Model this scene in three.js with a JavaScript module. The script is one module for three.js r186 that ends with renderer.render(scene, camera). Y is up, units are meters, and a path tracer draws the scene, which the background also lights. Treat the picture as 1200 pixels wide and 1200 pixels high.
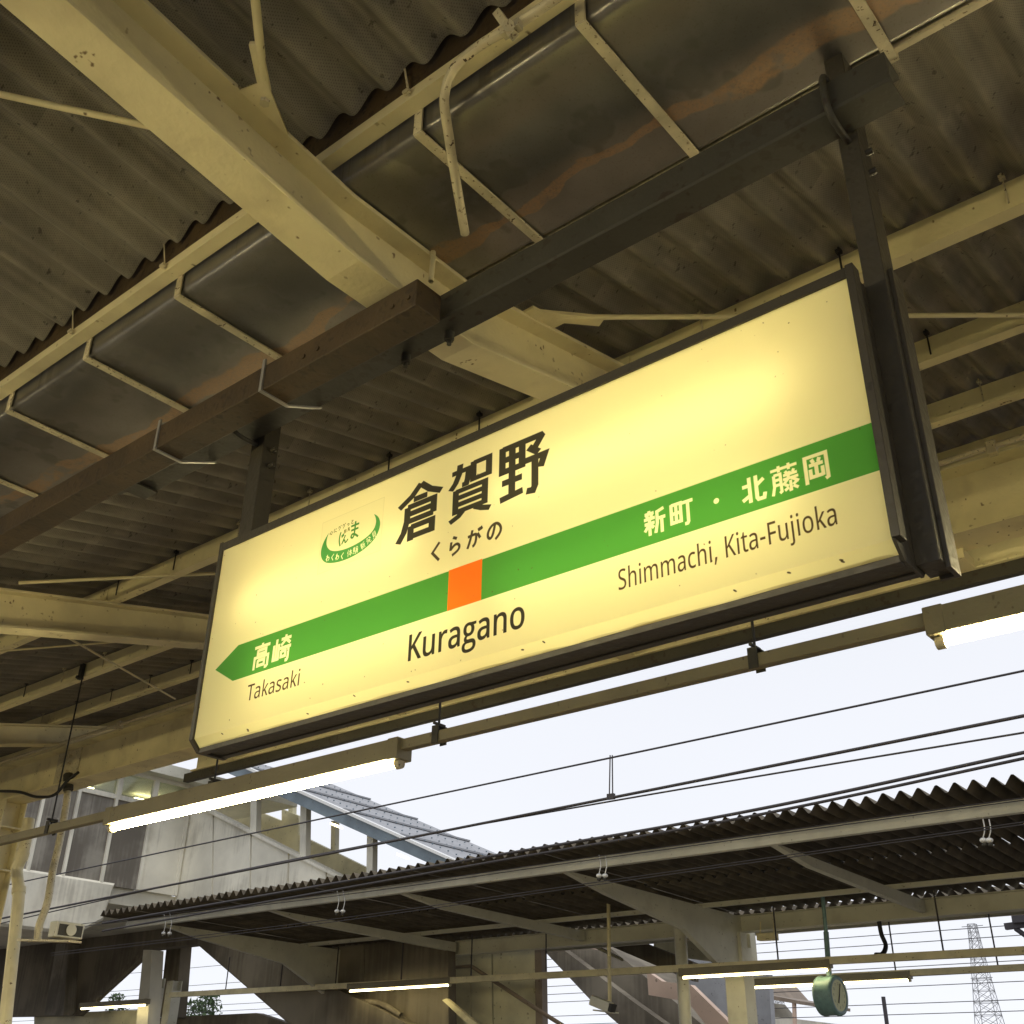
import * as THREE from 'three';
import { mergeGeometries } from 'three/addons/utils/BufferGeometryUtils.js';
import { RoundedBoxGeometry } from 'three/addons/geometries/RoundedBoxGeometry.js';
import { RectAreaLightUniformsLib } from 'three/addons/lights/RectAreaLightUniformsLib.js';

/* ---------- camera, sky, sun, exposure ---------- */
const EYE = 1.55;
const scene = new THREE.Scene();
const camera = new THREE.PerspectiveCamera(50.877, 1, 0.05, 2000);
const AX = new THREE.Vector3(0.77317775, 0.01340251, -0.63404775), AY = new THREE.Vector3(0.29218873, 0.87981504, 0.37490165), AZ = new THREE.Vector3(0.56286936, -0.47512722, 0.67633735);
camera.position.set(0, EYE, 0);
camera.quaternion.setFromRotationMatrix(new THREE.Matrix4().makeBasis(AX, AY, AZ));
scene.add(camera);
const renderer = new THREE.WebGLRenderer({ antialias: true });
renderer.toneMapping = THREE.LinearToneMapping;
renderer.toneMappingExposure = 1.0;
renderer.shadowMap.enabled = true;
renderer.setSize(1024, 1024);
RectAreaLightUniformsLib.init();
const LAMP = [1, 0.84, 0.43];
const TUBE = 122, FARTUBE = 13, SIGNTUBE = 9.2;

// seeded noise
let seed = 7;
const rnd = () => { seed = (seed + 0x6d2b79f5) | 0; let t = Math.imul(seed ^ (seed >>> 15), 1 | seed); t = (t + Math.imul(t ^ (t >>> 7), 61 | t)) ^ t; return ((t ^ (t >>> 14)) >>> 0) / 4294967296; };
const hash = (x, y, s) => { let h = Math.imul(x, 374761393) + Math.imul(y, 668265263) + Math.imul(s, 1442695041); h = Math.imul(h ^ (h >>> 13), 1274126177); return ((h ^ (h >>> 16)) >>> 0) / 4294967296; };
function vn(x, y, p, s) {
  const X = Math.floor(x), Y = Math.floor(y), fx = x - X, fy = y - Y, u = fx * fx * (3 - 2 * fx), v = fy * fy * (3 - 2 * fy), m = (a) => ((a % p) + p) % p;
  const a = hash(m(X), m(Y), s), b = hash(m(X + 1), m(Y), s), c = hash(m(X), m(Y + 1), s), d = hash(m(X + 1), m(Y + 1), s);
  return a + (b - a) * u + (c - a) * v + (a - b - c + d) * u * v;
}
function fbm(u, v, p, o, s) { let t = 0, a = 0.5, n = 0; for (let i = 0; i < o; i++) { t += a * vn(u * p, v * p, p, s + i); n += a; a *= 0.55; p *= 2; } return t / n; }

{ // overcast sky
  const W = 512, H = 256, d = new Float32Array(W * H * 4);
  for (let y = 0; y < H; y++) for (let x = 0; x < W; x++) {
    const el = (y / (H - 1) - 0.5) * Math.PI, e = Math.max(0, Math.sin(el)), n = fbm(x / W, y / H, 8, 4, 3) - 0.5, g = 1.16 - 0.3 * Math.sqrt(e) + 0.1 * n, i = (y * W + x) * 4;
    d[i] = 0.885 * g; d[i + 1] = 0.91 * g; d[i + 2] = 0.975 * g; d[i + 3] = 1;
  }
  const t = new THREE.DataTexture(d, W, H, THREE.RGBAFormat, THREE.FloatType);
  t.mapping = THREE.EquirectangularReflectionMapping; t.magFilter = t.minFilter = THREE.LinearFilter; t.needsUpdate = true;
  scene.background = t; scene.environment = t;
}
const sun = new THREE.DirectionalLight(new THREE.Color(1, 0.97, 0.93), 1.0);
sun.position.set(10, 30, 8); sun.castShadow = true; sun.shadow.radius = 40; sun.shadow.mapSize.set(2048, 2048);
Object.assign(sun.shadow.camera, { left: -40, right: 40, top: 40, bottom: -40, near: 1, far: 120 });
scene.add(sun);

/* ---------- photo pixels to places: a pixel is a direction, the plane it lies on gives the distance ---------- */
const FOC = 1261.400733;
const ray = (px, py) => AX.clone().multiplyScalar(px - 600).addScaledVector(AY, -(py - 600)).addScaledVector(AZ, -FOC);
const at = (px, py, D) => { const r = ray(px, py); r.multiplyScalar(-D / r.z); r.y += EYE; return r; };
// onto the roof slopes: y = EYE + a + b * D
const onSlope = (px, py, a, b) => { const r = ray(px, py), D = a / (r.y / -r.z - b); return at(px, py, D); };
const V = (x, h, D) => new THREE.Vector3(x, EYE + h, -D);

/* ---------- geometry helpers (world coordinates, h above the eye, D away from it) ---------- */
const bx = (x0, x1, h0, h1, D0, D1, r = 0) => { const w = Math.abs(x1 - x0), h = Math.abs(h1 - h0), d = Math.abs(D1 - D0), g = r ? new RoundedBoxGeometry(w, h, d, 1, Math.min(r, w / 2.1, h / 2.1, d / 2.1)) : new THREE.BoxGeometry(w, h, d); g.translate((x0 + x1) / 2, EYE + (h0 + h1) / 2, -(D0 + D1) / 2); return g; };
function bar(a, b, w, h, up = new THREE.Vector3(0, 1, 0), r = 0) {
  const d = b.clone().sub(a), L = d.length(), z = d.normalize(), x = new THREE.Vector3().crossVectors(up, z).normalize(), y = new THREE.Vector3().crossVectors(z, x);
  const g = r ? new RoundedBoxGeometry(w, h, L, 1, r) : new THREE.BoxGeometry(w, h, L);
  g.applyMatrix4(new THREE.Matrix4().makeBasis(x, y, z).setPosition(a.clone().add(b).multiplyScalar(0.5)));
  return g;
}
function rod(a, b, r, n = 8) { const d = b.clone().sub(a), g = new THREE.CylinderGeometry(r, r, d.length(), n); g.applyQuaternion(new THREE.Quaternion().setFromUnitVectors(new THREE.Vector3(0, 1, 0), d.normalize())); const m = a.clone().add(b).multiplyScalar(0.5); g.translate(m.x, m.y, m.z); return g; }
const tube = (pts, r, n = 48, k = 8) => new THREE.TubeGeometry(new THREE.CatmullRomCurve3(pts, false, 'centripetal'), n, r, k);
const shape = (p) => new THREE.Shape(p.map(([a, b]) => new THREE.Vector2(a, b)));
function exX(poly, x0, x1, bev = 0) { // polygon in (D, h), swept along x
  const g = new THREE.ExtrudeGeometry(shape(poly), { depth: x1 - x0, bevelEnabled: bev > 0, bevelSize: bev, bevelThickness: bev, bevelSegments: 1 });
  return g.applyMatrix4(new THREE.Matrix4().set(0, 0, 1, x0, 0, 1, 0, EYE, -1, 0, 0, 0, 0, 0, 0, 1));
}
function exZ(poly, D0, D1) { // polygon in (x, y world), swept along depth
  const g = new THREE.ExtrudeGeometry(shape(poly), { depth: D1 - D0, bevelEnabled: false });
  return g.translate(0, 0, -D1);
}
const pxPoly = (pts, D, t, far = true) => exZ(pts.map(([x, y]) => { const p = at(x, y, D); return [p.x, p.y]; }), D, D + t);
function fin(g) { // flat arrays and uv in metres, chosen per face
  g = g.index ? g.toNonIndexed() : g;
  const p = g.attributes.position, uv = new Float32Array(p.count * 2), a = new THREE.Vector3(), b = new THREE.Vector3(), c = new THREE.Vector3();
  for (let i = 0; i < p.count; i += 3) {
    a.fromBufferAttribute(p, i); b.fromBufferAttribute(p, i + 1).sub(a); c.fromBufferAttribute(p, i + 2).sub(a);
    const n = b.cross(c), X = Math.abs(n.x), Y = Math.abs(n.y), Z = Math.abs(n.z);
    for (let k = i; k < i + 3; k++) {
      const x = p.getX(k), y = p.getY(k), z = p.getZ(k);
      uv[k * 2] = X >= Y && X >= Z ? z : x; uv[k * 2 + 1] = Y >= X && Y >= Z ? z : y;
    }
  }
  g.setAttribute('uv', new THREE.BufferAttribute(uv, 2));
  for (const k of Object.keys(g.attributes)) if (!['position', 'normal', 'uv'].includes(k)) g.deleteAttribute(k);
  return g;
}
const used = new Map(), base = new WeakMap();
const numbered = (n) => { const k = used.get(n) ?? 0; used.set(n, k + 1); return k ? n + '_' + String(k).padStart(3, '0') : n; };
function thing(name, label, category, pos = new THREE.Vector3(), group) {
  const o = new THREE.Group(); o.name = numbered(name); o.position.copy(pos); base.set(o, pos.clone()); scene.add(o);
  o.userData = { label, category }; if (group) o.userData.group = group;
  return o;
}
function part(name, geos, mat, parent) { // one mesh; geometry given in world coordinates
  const g0 = (Array.isArray(geos) ? geos : [geos]).map(fin), g = g0.length > 1 ? mergeGeometries(g0) : g0[0];
  const b = base.get(parent);
  if (b) g.translate(-b.x, -b.y, -b.z);
  const m = new THREE.Mesh(g, mat); m.name = name; m.castShadow = m.receiveShadow = true; parent.add(m); base.set(m, b ?? new THREE.Vector3());
  return m;
}
function one(name, geos, mat, label, category, group) { // a thing of one mesh
  const m = part(numbered(name), geos, mat, scene); m.userData = { label, category }; if (group) m.userData.group = group;
  return m;
}
function struct(name, geos, mat, parent = scene) { const m = part(parent === scene ? numbered(name) : name, geos, mat, parent); if (parent === scene) m.userData.kind = 'structure'; return m; }
function copyOf(o, pos, label) { const c = o.clone(); c.name = numbered(o.name.replace(/_\d+$/, '')); c.position.copy(pos); c.userData = { ...o.userData }; if (label) c.userData.label = label; scene.add(c); return c; }

/* ---------- procedural materials ---------- */
function tex(n, metres, fn, srgb = true) {
  const d = new Uint8Array(n * n * 4);
  for (let y = 0; y < n; y++) for (let x = 0; x < n; x++) { const c = fn(x / n, y / n, x, y), i = (y * n + x) * 4; d[i] = Math.max(0, Math.min(255, c[0])); d[i + 1] = Math.max(0, Math.min(255, c[1])); d[i + 2] = Math.max(0, Math.min(255, c[2])); d[i + 3] = 255; }
  const t = new THREE.DataTexture(d, n, n, THREE.RGBAFormat); t.wrapS = t.wrapT = THREE.RepeatWrapping; t.magFilter = THREE.LinearFilter; t.minFilter = THREE.LinearMipmapLinearFilter; t.generateMipmaps = true;
  if (srgb) t.colorSpace = THREE.SRGBColorSpace; t.repeat.set(1 / metres, 1 / metres); t.needsUpdate = true; return t;
}
const mix = (a, b, k) => a.map((v, i) => v + (b[i] - v) * k), sm = (a, b, x) => { x = Math.max(0, Math.min(1, (x - a) / (b - a))); return x * x * (3 - 2 * x); };
const std = (o) => new THREE.MeshStandardMaterial(o);
const bumpFine = tex(256, 0.3, (u, v) => { const k = 255 * fbm(u, v, 24, 3, 41); return [k, k, k]; }, false);
function painted(c, rust, { metres = 1.3, rough = 0.55, amt = 0.76, tone = 0.16, s = 11, metal = 0, bump = 0.0012 } = {}) {
  const map = tex(512, metres, (u, v) => {
    const t = 1 - tone + 2 * tone * fbm(u, v, 6, 5, s), sp = fbm(u, v, 48, 3, s + 9), pat = fbm(u, v, 7, 4, s + 17);
    let k = mix(c.map((q) => q * t), rust, sm(amt, amt + 0.05, sp) * (0.4 + 0.6 * sm(0.4, 0.6, pat)));
    return mix(k, rust, 0.12 * sm(0.6, 0.8, pat));
  });
  return std({ map, roughness: rough, metalness: metal, bumpMap: bumpFine, bumpScale: bump });
}
const M = {
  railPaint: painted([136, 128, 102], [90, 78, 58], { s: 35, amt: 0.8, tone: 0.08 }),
  cream: painted([224, 213, 170], [112, 92, 64], { amt: 0.8, tone: 0.1 }),
  creamWorn: painted([200, 190, 158], [70, 50, 34], { amt: 0.72, metres: 0.4, s: 23 }),
  greyPaint: painted([208, 206, 190], [120, 110, 94], { s: 31, metres: 2, amt: 0.8, tone: 0.08 }),
  bronze: painted([62, 58, 50], [42, 38, 32], { rough: 0.42, s: 37, tone: 0.12 }),
  darkSteel: painted([62, 60, 52], [46, 36, 28], { rough: 0.6, s: 43, tone: 0.2, amt: 0.7 }),
  brown: painted([68, 54, 34], [48, 36, 23], { rough: 0.62, s: 47, tone: 0.28, amt: 0.64, metres: 0.8 }),
  black: std({ color: new THREE.Color().setRGB(0.02, 0.02, 0.02), roughness: 0.6 }),
  rubber: std({ color: new THREE.Color().setRGB(0.03, 0.03, 0.035), roughness: 0.7 }),
  zinc: std({ color: new THREE.Color().setRGB(0.42, 0.41, 0.4), roughness: 0.5, metalness: 0.8 }),
  porcelain: std({ color: new THREE.Color().setRGB(0.8, 0.8, 0.78), roughness: 0.25 }),
  whiteIn: std({ color: new THREE.Color().setRGB(0.8, 0.78, 0.7), roughness: 0.8 }),
  wire: std({ color: new THREE.Color().setRGB(0.05, 0.045, 0.05), roughness: 0.6 }),
  pylon: std({ color: new THREE.Color().setRGB(0.36, 0.37, 0.38), roughness: 0.7 }),  // tower steel paled: the haze of distance is put into this grey
};
M.roof = std({ roughness: 0.9, map: tex(1024, 0.78, (u, v, x, y) => {
  const t = 0.85 + 0.3 * fbm(u, v, 5, 5, 61), st = 0.92 + 0.16 * vn(u * 60, v * 3, 60, 66), row = Math.floor(y / 8), ix = ((x + (row % 2) * 4) % 8) - 4, iy = (y % 8) - 4, dot = ix * ix + iy * iy < 3.5 ? 0.74 : 1, b = fbm(u, v, 40, 3, 71), k = t * st * dot * (1 - 0.3 * sm(0.76, 0.84, b));
  return [130 * k, 125 * k, 114 * k];
}), bumpMap: bumpFine, bumpScale: 0.002 });
M.tubeFar = std({ color: new THREE.Color().setRGB(0.8, 0.8, 0.78), emissive: new THREE.Color().setRGB(...LAMP), emissiveIntensity: FARTUBE, roughness: 0.4 });
M.roofDark = std({ roughness: 0.95, map: tex(512, 1.3, (u, v) => { const t = 0.7 + 0.6 * fbm(u, v, 6, 5, 77); return [96 * t, 88 * t, 74 * t]; }) });
const wav = tex(512, 1.2, (u, v) => { const k = 255 * (0.55 * fbm(u, v, 5, 2, 81) + 0.35 * fbm(u, v, 14, 2, 84) + 0.1 * fbm(u, v, 60, 2, 88)); return [k, k, k]; }, false);
{ // brushed sheet with a tan band wandering along its lower side
  const W = 2048, H = 256, d = new Uint8Array(W * H * 4), r = new Uint8Array(W * H * 4);
  for (let y = 0; y < H; y++) for (let x = 0; x < W; x++) {
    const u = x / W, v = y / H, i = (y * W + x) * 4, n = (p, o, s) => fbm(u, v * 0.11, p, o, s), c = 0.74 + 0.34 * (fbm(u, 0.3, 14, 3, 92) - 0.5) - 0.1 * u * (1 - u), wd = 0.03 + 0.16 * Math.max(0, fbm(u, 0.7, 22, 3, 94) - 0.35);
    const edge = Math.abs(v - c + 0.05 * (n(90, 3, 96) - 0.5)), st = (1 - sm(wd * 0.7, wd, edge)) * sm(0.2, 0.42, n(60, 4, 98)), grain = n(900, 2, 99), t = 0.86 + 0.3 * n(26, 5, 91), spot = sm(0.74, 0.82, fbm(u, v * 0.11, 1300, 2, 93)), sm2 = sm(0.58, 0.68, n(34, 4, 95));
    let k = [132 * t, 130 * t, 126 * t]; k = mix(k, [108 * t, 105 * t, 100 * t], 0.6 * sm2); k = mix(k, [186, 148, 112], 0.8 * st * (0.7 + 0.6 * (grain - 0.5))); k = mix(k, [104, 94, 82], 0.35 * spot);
    for (let q = 0; q < 3; q++) d[i + q] = k[q]; d[i + 3] = 255;
    r[i] = r[i + 1] = r[i + 2] = 80 + 34 * st + 30 * sm2 + 20 * n(60, 3, 97); r[i + 3] = 255;
  }
  const mk = (a, c) => { const t = new THREE.DataTexture(a, W, H, THREE.RGBAFormat); t.wrapS = t.wrapT = THREE.RepeatWrapping; t.magFilter = THREE.LinearFilter; if (c) t.colorSpace = THREE.SRGBColorSpace; t.needsUpdate = true; return t; };
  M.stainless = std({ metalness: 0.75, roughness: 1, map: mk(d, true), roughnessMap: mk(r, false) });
}
const stained = (n, metres, c0, c1, s, lo, hi, amt) => std({ roughness: 0.85, bumpMap: bumpFine, bumpScale: 0.002, map: tex(n, metres, (u, v) => { const w = u + 0.002 * (fbm(u, v, 10, 3, s) - 0.5), st = 0.08 * vn(w * 60, v * 2, 60, s + 1) + 0.14 * vn(w * 220, v * 7, 220, s + 4) + 0.78 * fbm(u, v, 9, 6, s + 6), t = 0.86 + 0.28 * fbm(u, v, 9, 5, s + 8); return mix(c0.map((q) => q * t), c1, amt * sm(lo, hi, st)); }) });
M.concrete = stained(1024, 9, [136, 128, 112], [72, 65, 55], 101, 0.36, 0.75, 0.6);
M.panel = stained(1024, 7, [226, 222, 206], [150, 144, 130], 121, 0.55, 0.85, 0.5);
M.panelDirty = stained(1024, 6, [150, 145, 134], [98, 92, 83], 131, 0.34, 0.66, 0.75);
M.pink = painted([206, 180, 160], [130, 110, 96], { metres: 4, s: 141, tone: 0.08 });
M.brownSoffit = painted([132, 117, 100], [92, 78, 64], { metres: 3, s: 145, tone: 0.2 });
M.metalRoof = painted([150, 152, 156], [104, 104, 106], { metres: 2, s: 151, rough: 0.45, tone: 0.1 });
M.blueFascia = painted([118, 132, 142], [92, 100, 106], { metres: 2, s: 153, rough: 0.5 });
M.olive = painted([206, 200, 168], [150, 142, 114], { metres: 3, s: 157 });
M.pane = new THREE.MeshPhysicalMaterial({ color: new THREE.Color().setRGB(0.75, 0.8, 0.78), roughness: 0.06, transmission: 1, thickness: 0 });
M.clockGreen = painted([118, 148, 146], [40, 70, 62], { metres: 0.4, s: 161, rough: 0.4 });
M.floor = std({ roughness: 0.75, map: tex(512, 2.4, (u, v) => { const t = 0.8 + 0.35 * fbm(u, v, 24, 4, 171); return [112 * t, 108 * t, 102 * t]; }) });
M.tactile = std({ roughness: 0.7, map: tex(256, 1.2, (u, v) => { const t = 0.8 + 0.35 * fbm(u, v, 16, 4, 175); return [214 * t, 160 * t, 96 * t]; }) });
M.ballast = std({ roughness: 1, map: tex(512, 2, (u, v) => { const t = 0.5 + fbm(u, v, 60, 3, 179); return [104 * t, 94 * t, 84 * t]; }) });
M.tube = std({ color: new THREE.Color().setRGB(0.8, 0.8, 0.78), emissive: new THREE.Color().setRGB(...LAMP), emissiveIntensity: TUBE, roughness: 0.4 });
M.signTube = std({ color: new THREE.Color().setRGB(0.8, 0.8, 0.78), emissive: new THREE.Color().setRGB(...LAMP), emissiveIntensity: SIGNTUBE, roughness: 0.4 });
M.leaf = new THREE.MeshPhysicalMaterial({ color: new THREE.Color().setRGB(0.06, 0.1, 0.035), roughness: 0.9, transmission: 0.3, thickness: 0 });
M.bark = std({ color: new THREE.Color().setRGB(0.08, 0.06, 0.045), roughness: 0.95 });

/* ---------- ground and platforms ---------- */
struct('ground', bx(-400, 400, -2.9, -2.72, -300, 900), M.ballast);
const floor = struct('platform_floor', bx(-60, 40, -2.5, -EYE, -6.2, 5.55), M.floor);
part('tactile_strip', bx(-60, 40, -EYE, -EYE + 0.006, 4.45, 4.75), M.tactile, floor);
part('edge_coping', bx(-60, 40, -EYE, -EYE + 0.008, 5.2, 5.6), M.concrete, floor);
struct('opposite_platform', bx(-60, 40, -2.5, -EYE, 9.9, 19.5), M.floor);

/* ---------- the canopy overhead ---------- */
const canopy = thing('platform_canopy', 'cream steel valley canopy with corrugated sheets above the lit station sign', 'canopy', V(1.1, -EYE, 4.55));
const XL = -16.5, XR = 6.5, XFAR = -36;  // past XL the canopy runs on unseen, lengthened to shade the far stairs
const rTopF = (D) => 1.73 + 0.216 * D, rTopN = (D) => 2.125 + 0.135 * (1.37 - D);
const RB = [[-2.4, 1.921 + 0.135 * 3.811], [1.411, 1.921], [1.8675, 1.921], [5.5, 1.482 + 0.235 * 5.5]], RT = [[-2.4, rTopN(-2.4)], [1.37, 2.125], [1.8675, 2.133], [5.5, rTopF(5.5)]];
const band = (line, t) => [...line, ...line.map(([a, b]) => [a, b + t]).reverse()];
for (const xc of [5.1, 1.66, -1.772, -5.2, -8.63, -12.06, -15.5, -19, -22.4, -25.8, -29.3, -32.7]) {
  part('rafter', [exX([...RB, ...RT.slice().reverse()], xc - 0.004, xc + 0.004), exX(band(RB, 0.011), xc - 0.0625, xc + 0.0625, 0.0015), exX(band(RT, -0.011), xc - 0.0625, xc + 0.0625, 0.0015)], M.cream, canopy);
}
// purlins: steel channels with their backs to the valley
const chan = (D, h, H, W, t) => [[D, h], [D + W, h], [D + W, h + 0.012], [D + W - t, h + 0.012], [D + W - t, h + t], [D + t, h + t], [D + t, h + H - t], [D + W - t, h + H - t], [D + W - t, h + H - 0.012], [D + W, h + H - 0.012], [D + W, h + H], [D, h + H]];
const purl = [[1.92, rTopF(1.92)], [2.756, 2.324], [3.61, 2.51], [4.30, 2.66], [5.0, rTopF(5.0)], [5.42, rTopF(5.42)]];
for (const [D, h] of purl.slice(1)) part('purlin', exX(chan(D, h + 0.003, 0.1, 0.05, 0.0045), XFAR, XR), M.cream, canopy);
part('purlin', exX([[1.28, 2.2], [1.322, 2.2], [1.322, 2.206], [1.286, 2.206], [1.286, 2.236], [1.28, 2.236]], XL, XR), M.cream, canopy);
part('eave_plate', bx(XL, XR, 2.2365, 2.345, 1.282, 1.287), M.brown, canopy);
part('added_gap_cover', bx(XFAR, XR, 2.345, 2.349, 1.12, 1.36), M.zinc, canopy);  // unseen plate added over the gap to stop sky light leaking in
for (const D of [0.42, -0.5, -1.4, -2.3]) part('purlin', exX(chan(D, rTopN(D) + 0.002, 0.1, 0.05, 0.0045), XL, XR), M.cream, canopy);
// cleats and hook bolts
for (const [D, h] of purl.slice(1, 4)) for (const xc of [1.66, -1.772, -5.2, -8.63]) part('cleat', [bx(xc - 0.03, xc + 0.035, h + 0.002, h + 0.085, D - 0.007, D - 0.001, 0.002), bx(xc - 0.03, xc + 0.035, h + 0.001, h + 0.007, D - 0.06, D - 0.007)], M.cream, canopy);
for (const [D, h] of purl.slice(1, 4)) for (let x = -10.4 + 0.13; x < 1.5; x += 0.52) part('hook_bolt', [rod(V(x, h + 0.02, D - 0.006), V(x, h + 0.14, D - 0.006), 0.0035, 6), bx(x - 0.009, x + 0.009, h + 0.116, h + 0.128, D - 0.016, D + 0.004)], rnd() < 0.5 ? M.black : M.creamWorn, canopy);
for (let x = -6.1; x < 0.6; x += 0.52) part('hook_bolt', [bar(V(x, 2.208, 1.276), V(x - 0.01, 2.30, 1.262), 0.007, 0.004), bx(x - 0.012, x + 0.008, 2.212, 2.22, 1.262, 1.274)], M.creamWorn, canopy);

// corrugated sheets
const PITCH = 0.13, AMP = 0.025, SHEET = PITCH * 6;
function corrugated(w, D0, D1, h0, h1, pitch, prof, nx, nd) {
  const pos = [], nor = [], uv = [], idx = [];
  for (let j = 0; j <= nd; j++) for (let i = 0; i <= nx; i++) {
    const x = (i / nx) * w, k = j / nd, D = D0 + (D1 - D0) * k; pos.push(x, EYE + h0 + (h1 - h0) * k + prof(x / pitch), -D); uv.push(x, D);
  }
  for (let j = 0; j < nd; j++) for (let i = 0; i < nx; i++) { const a = j * (nx + 1) + i, b = a + nx + 1; idx.push(a, a + 1, b, b, a + 1, b + 1); }
  const g = new THREE.BufferGeometry(); g.setAttribute('position', new THREE.Float32BufferAttribute(pos, 3)); g.setAttribute('uv', new THREE.Float32BufferAttribute(uv, 2)); g.setIndex(idx); g.computeVertexNormals(); return g;
}
const sine = (q) => AMP * Math.cos(q * 2 * Math.PI);
{
  const b = base.get(canopy), lay = (D0, D1, h0, h1) => {
    const g = corrugated(SHEET + 0.02, D0, D1, h0, h1, PITCH, sine, 66, 1); g.translate(-b.x, -b.y, -b.z);
    for (let x = XL - SHEET * 25, i = 0; x < XR; x += SHEET, i++) { const m = new THREE.Mesh(g, M.roof); m.name = 'roof_sheet'; m.position.set(x, (i % 2) * 0.004 + rnd() * 0.003, 0); m.castShadow = m.receiveShadow = true; canopy.add(m); }
  };
  lay(1.76, 5.56, rTopF(1.76) + 0.105 + AMP, rTopF(5.56) + 0.105 + AMP);
  lay(-2.5, 0.35, rTopN(-2.5) + 0.114 + AMP, rTopN(0.35) + 0.132 + AMP);
  lay(0.15, 1.268, rTopN(0.15) + 0.118 + AMP, rTopN(1.268) + 0.128 + AMP);
}
// stainless valley gutter with strap hangers
{
  const nx = 460, pts = [[1.333, 2.24], [1.333, 2.17], [1.334, 2.15], [1.342, 2.138], [1.36, 2.133]];
  for (let i = 1; i <= 10; i++) pts.push([1.36 + i * 0.045, 2.133]);
  pts.push([1.824, 2.136], [1.83, 2.15], [1.83, 2.24]);
  const pos = [], idx = [], uvs = [], n = pts.length;
  for (let i = 0; i <= nx; i++) for (let j = 0; j < n; j++) {
    const x = XL + (XR - XL) * (i / nx), inner = j > 4 && j < 14 ? 1 : 0, w = inner * (0.004 * (fbm(x / 16 + 4, j / 16, 16, 3, 201) - 0.5) + 0.006 * (vn(x * 2.1, j * 0.35, 64, 205) - 0.5));
    pos.push(x, EYE + pts[j][1] + w, -pts[j][0]); uvs.push((x - XL) / 4.6, (pts[j][0] - 1.333) / 0.5 * 0.98 + 0.01);
  }
  for (let i = 0; i < nx; i++) for (let j = 0; j < n - 1; j++) { const a = i * n + j, b = a + n; idx.push(a, b, a + 1, a + 1, b, b + 1); }
  const g = new THREE.BufferGeometry(); g.setAttribute('position', new THREE.Float32BufferAttribute(pos, 3)); g.setAttribute('uv', new THREE.Float32BufferAttribute(uvs, 2)); g.setIndex(idx); g.computeVertexNormals(); { const q = base.get(canopy); g.translate(-q.x, -q.y, -q.z); }
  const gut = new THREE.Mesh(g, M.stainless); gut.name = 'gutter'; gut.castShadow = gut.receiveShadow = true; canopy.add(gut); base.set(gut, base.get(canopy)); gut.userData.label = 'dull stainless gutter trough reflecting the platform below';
  part('gutter_lip', [bx(XL, XR, 2.128, 2.152, 1.834, 1.852, 0.003), bx(XL, XR, 2.15, 2.25, 1.836, 1.842)], M.creamWorn, gut);
  for (let k = -6; k < 11; k++) { const x = -0.924 - 0.507 * k; if (Math.abs(x + 1.772) < 0.2 || Math.abs(x + 5.2) < 0.1) continue; part('strap', [bx(x - 0.014, x + 0.014, 2.124, 2.25, 1.322, 1.3285, 0.002), bx(x - 0.014, x + 0.014, 2.121, 2.128, 1.3245, 1.86, 0.002), bx(x - 0.014, x + 0.014, 2.118, 2.16, 1.856, 1.862)], M.creamWorn, gut); }
}
// brace rods in the roof plane, with gussets on the first rafter
const onF = (px, py, o = 0) => onSlope(px, py, 1.73 + o, 0.216), onN = (px, py) => onSlope(px, py, 2.125 + 0.135 * 1.37 - 0.02, -0.135);
const brace = (a, b, r = 0.009) => part('brace_rod', rod(a, b, r), M.cream, canopy);
{
  const a = onF(652, 372), b = onF(1200, 369), e = b.clone().add(b.clone().sub(a).multiplyScalar(0.25)); brace(a, e);
  brace(onF(22, 683), onF(252, 672)); brace(onF(-60, 768, -0.05), onF(250, 743, -0.05), 0.006); brace(onF(74, 744, -0.12), onF(205, 819, -0.12), 0.007);
  brace(onN(296, -30), onN(309, 96), 0.011); brace(onN(-30, 104), onN(180, 149), 0.009);
  const g1 = onF(640, 372); part('gusset', [bar(onF(620, 368), onF(705, 376), 0.045, 0.012), bar(onF(612, 366), onF(648, 384), 0.09, 0.008)], M.cream, canopy);
  const q = [[281, 103], [312, 92], [338, 156]].map(([x, y]) => onN(x, y)), gg = new THREE.BufferGeometry().setFromPoints([q[0], q[1], q[2], ...q.map((p) => p.clone().setY(p.y - 0.01))]);
  gg.setIndex([0, 1, 2, 3, 5, 4, 0, 3, 4, 0, 4, 1, 1, 4, 5, 1, 5, 2, 2, 5, 3, 2, 3, 0]); gg.computeVertexNormals();
  part('gusset', [gg, bar(onN(299, 50), onN(311, 108), 0.03, 0.016, undefined, 0.003)], M.cream, canopy);
  const c = onN(311, 115); part('bolt', rod(c.clone().add(new THREE.Vector3(0, -0.02, 0)), c.clone().add(new THREE.Vector3(0, 0.01, 0)), 0.013, 6), M.creamWorn, canopy);
}
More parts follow.
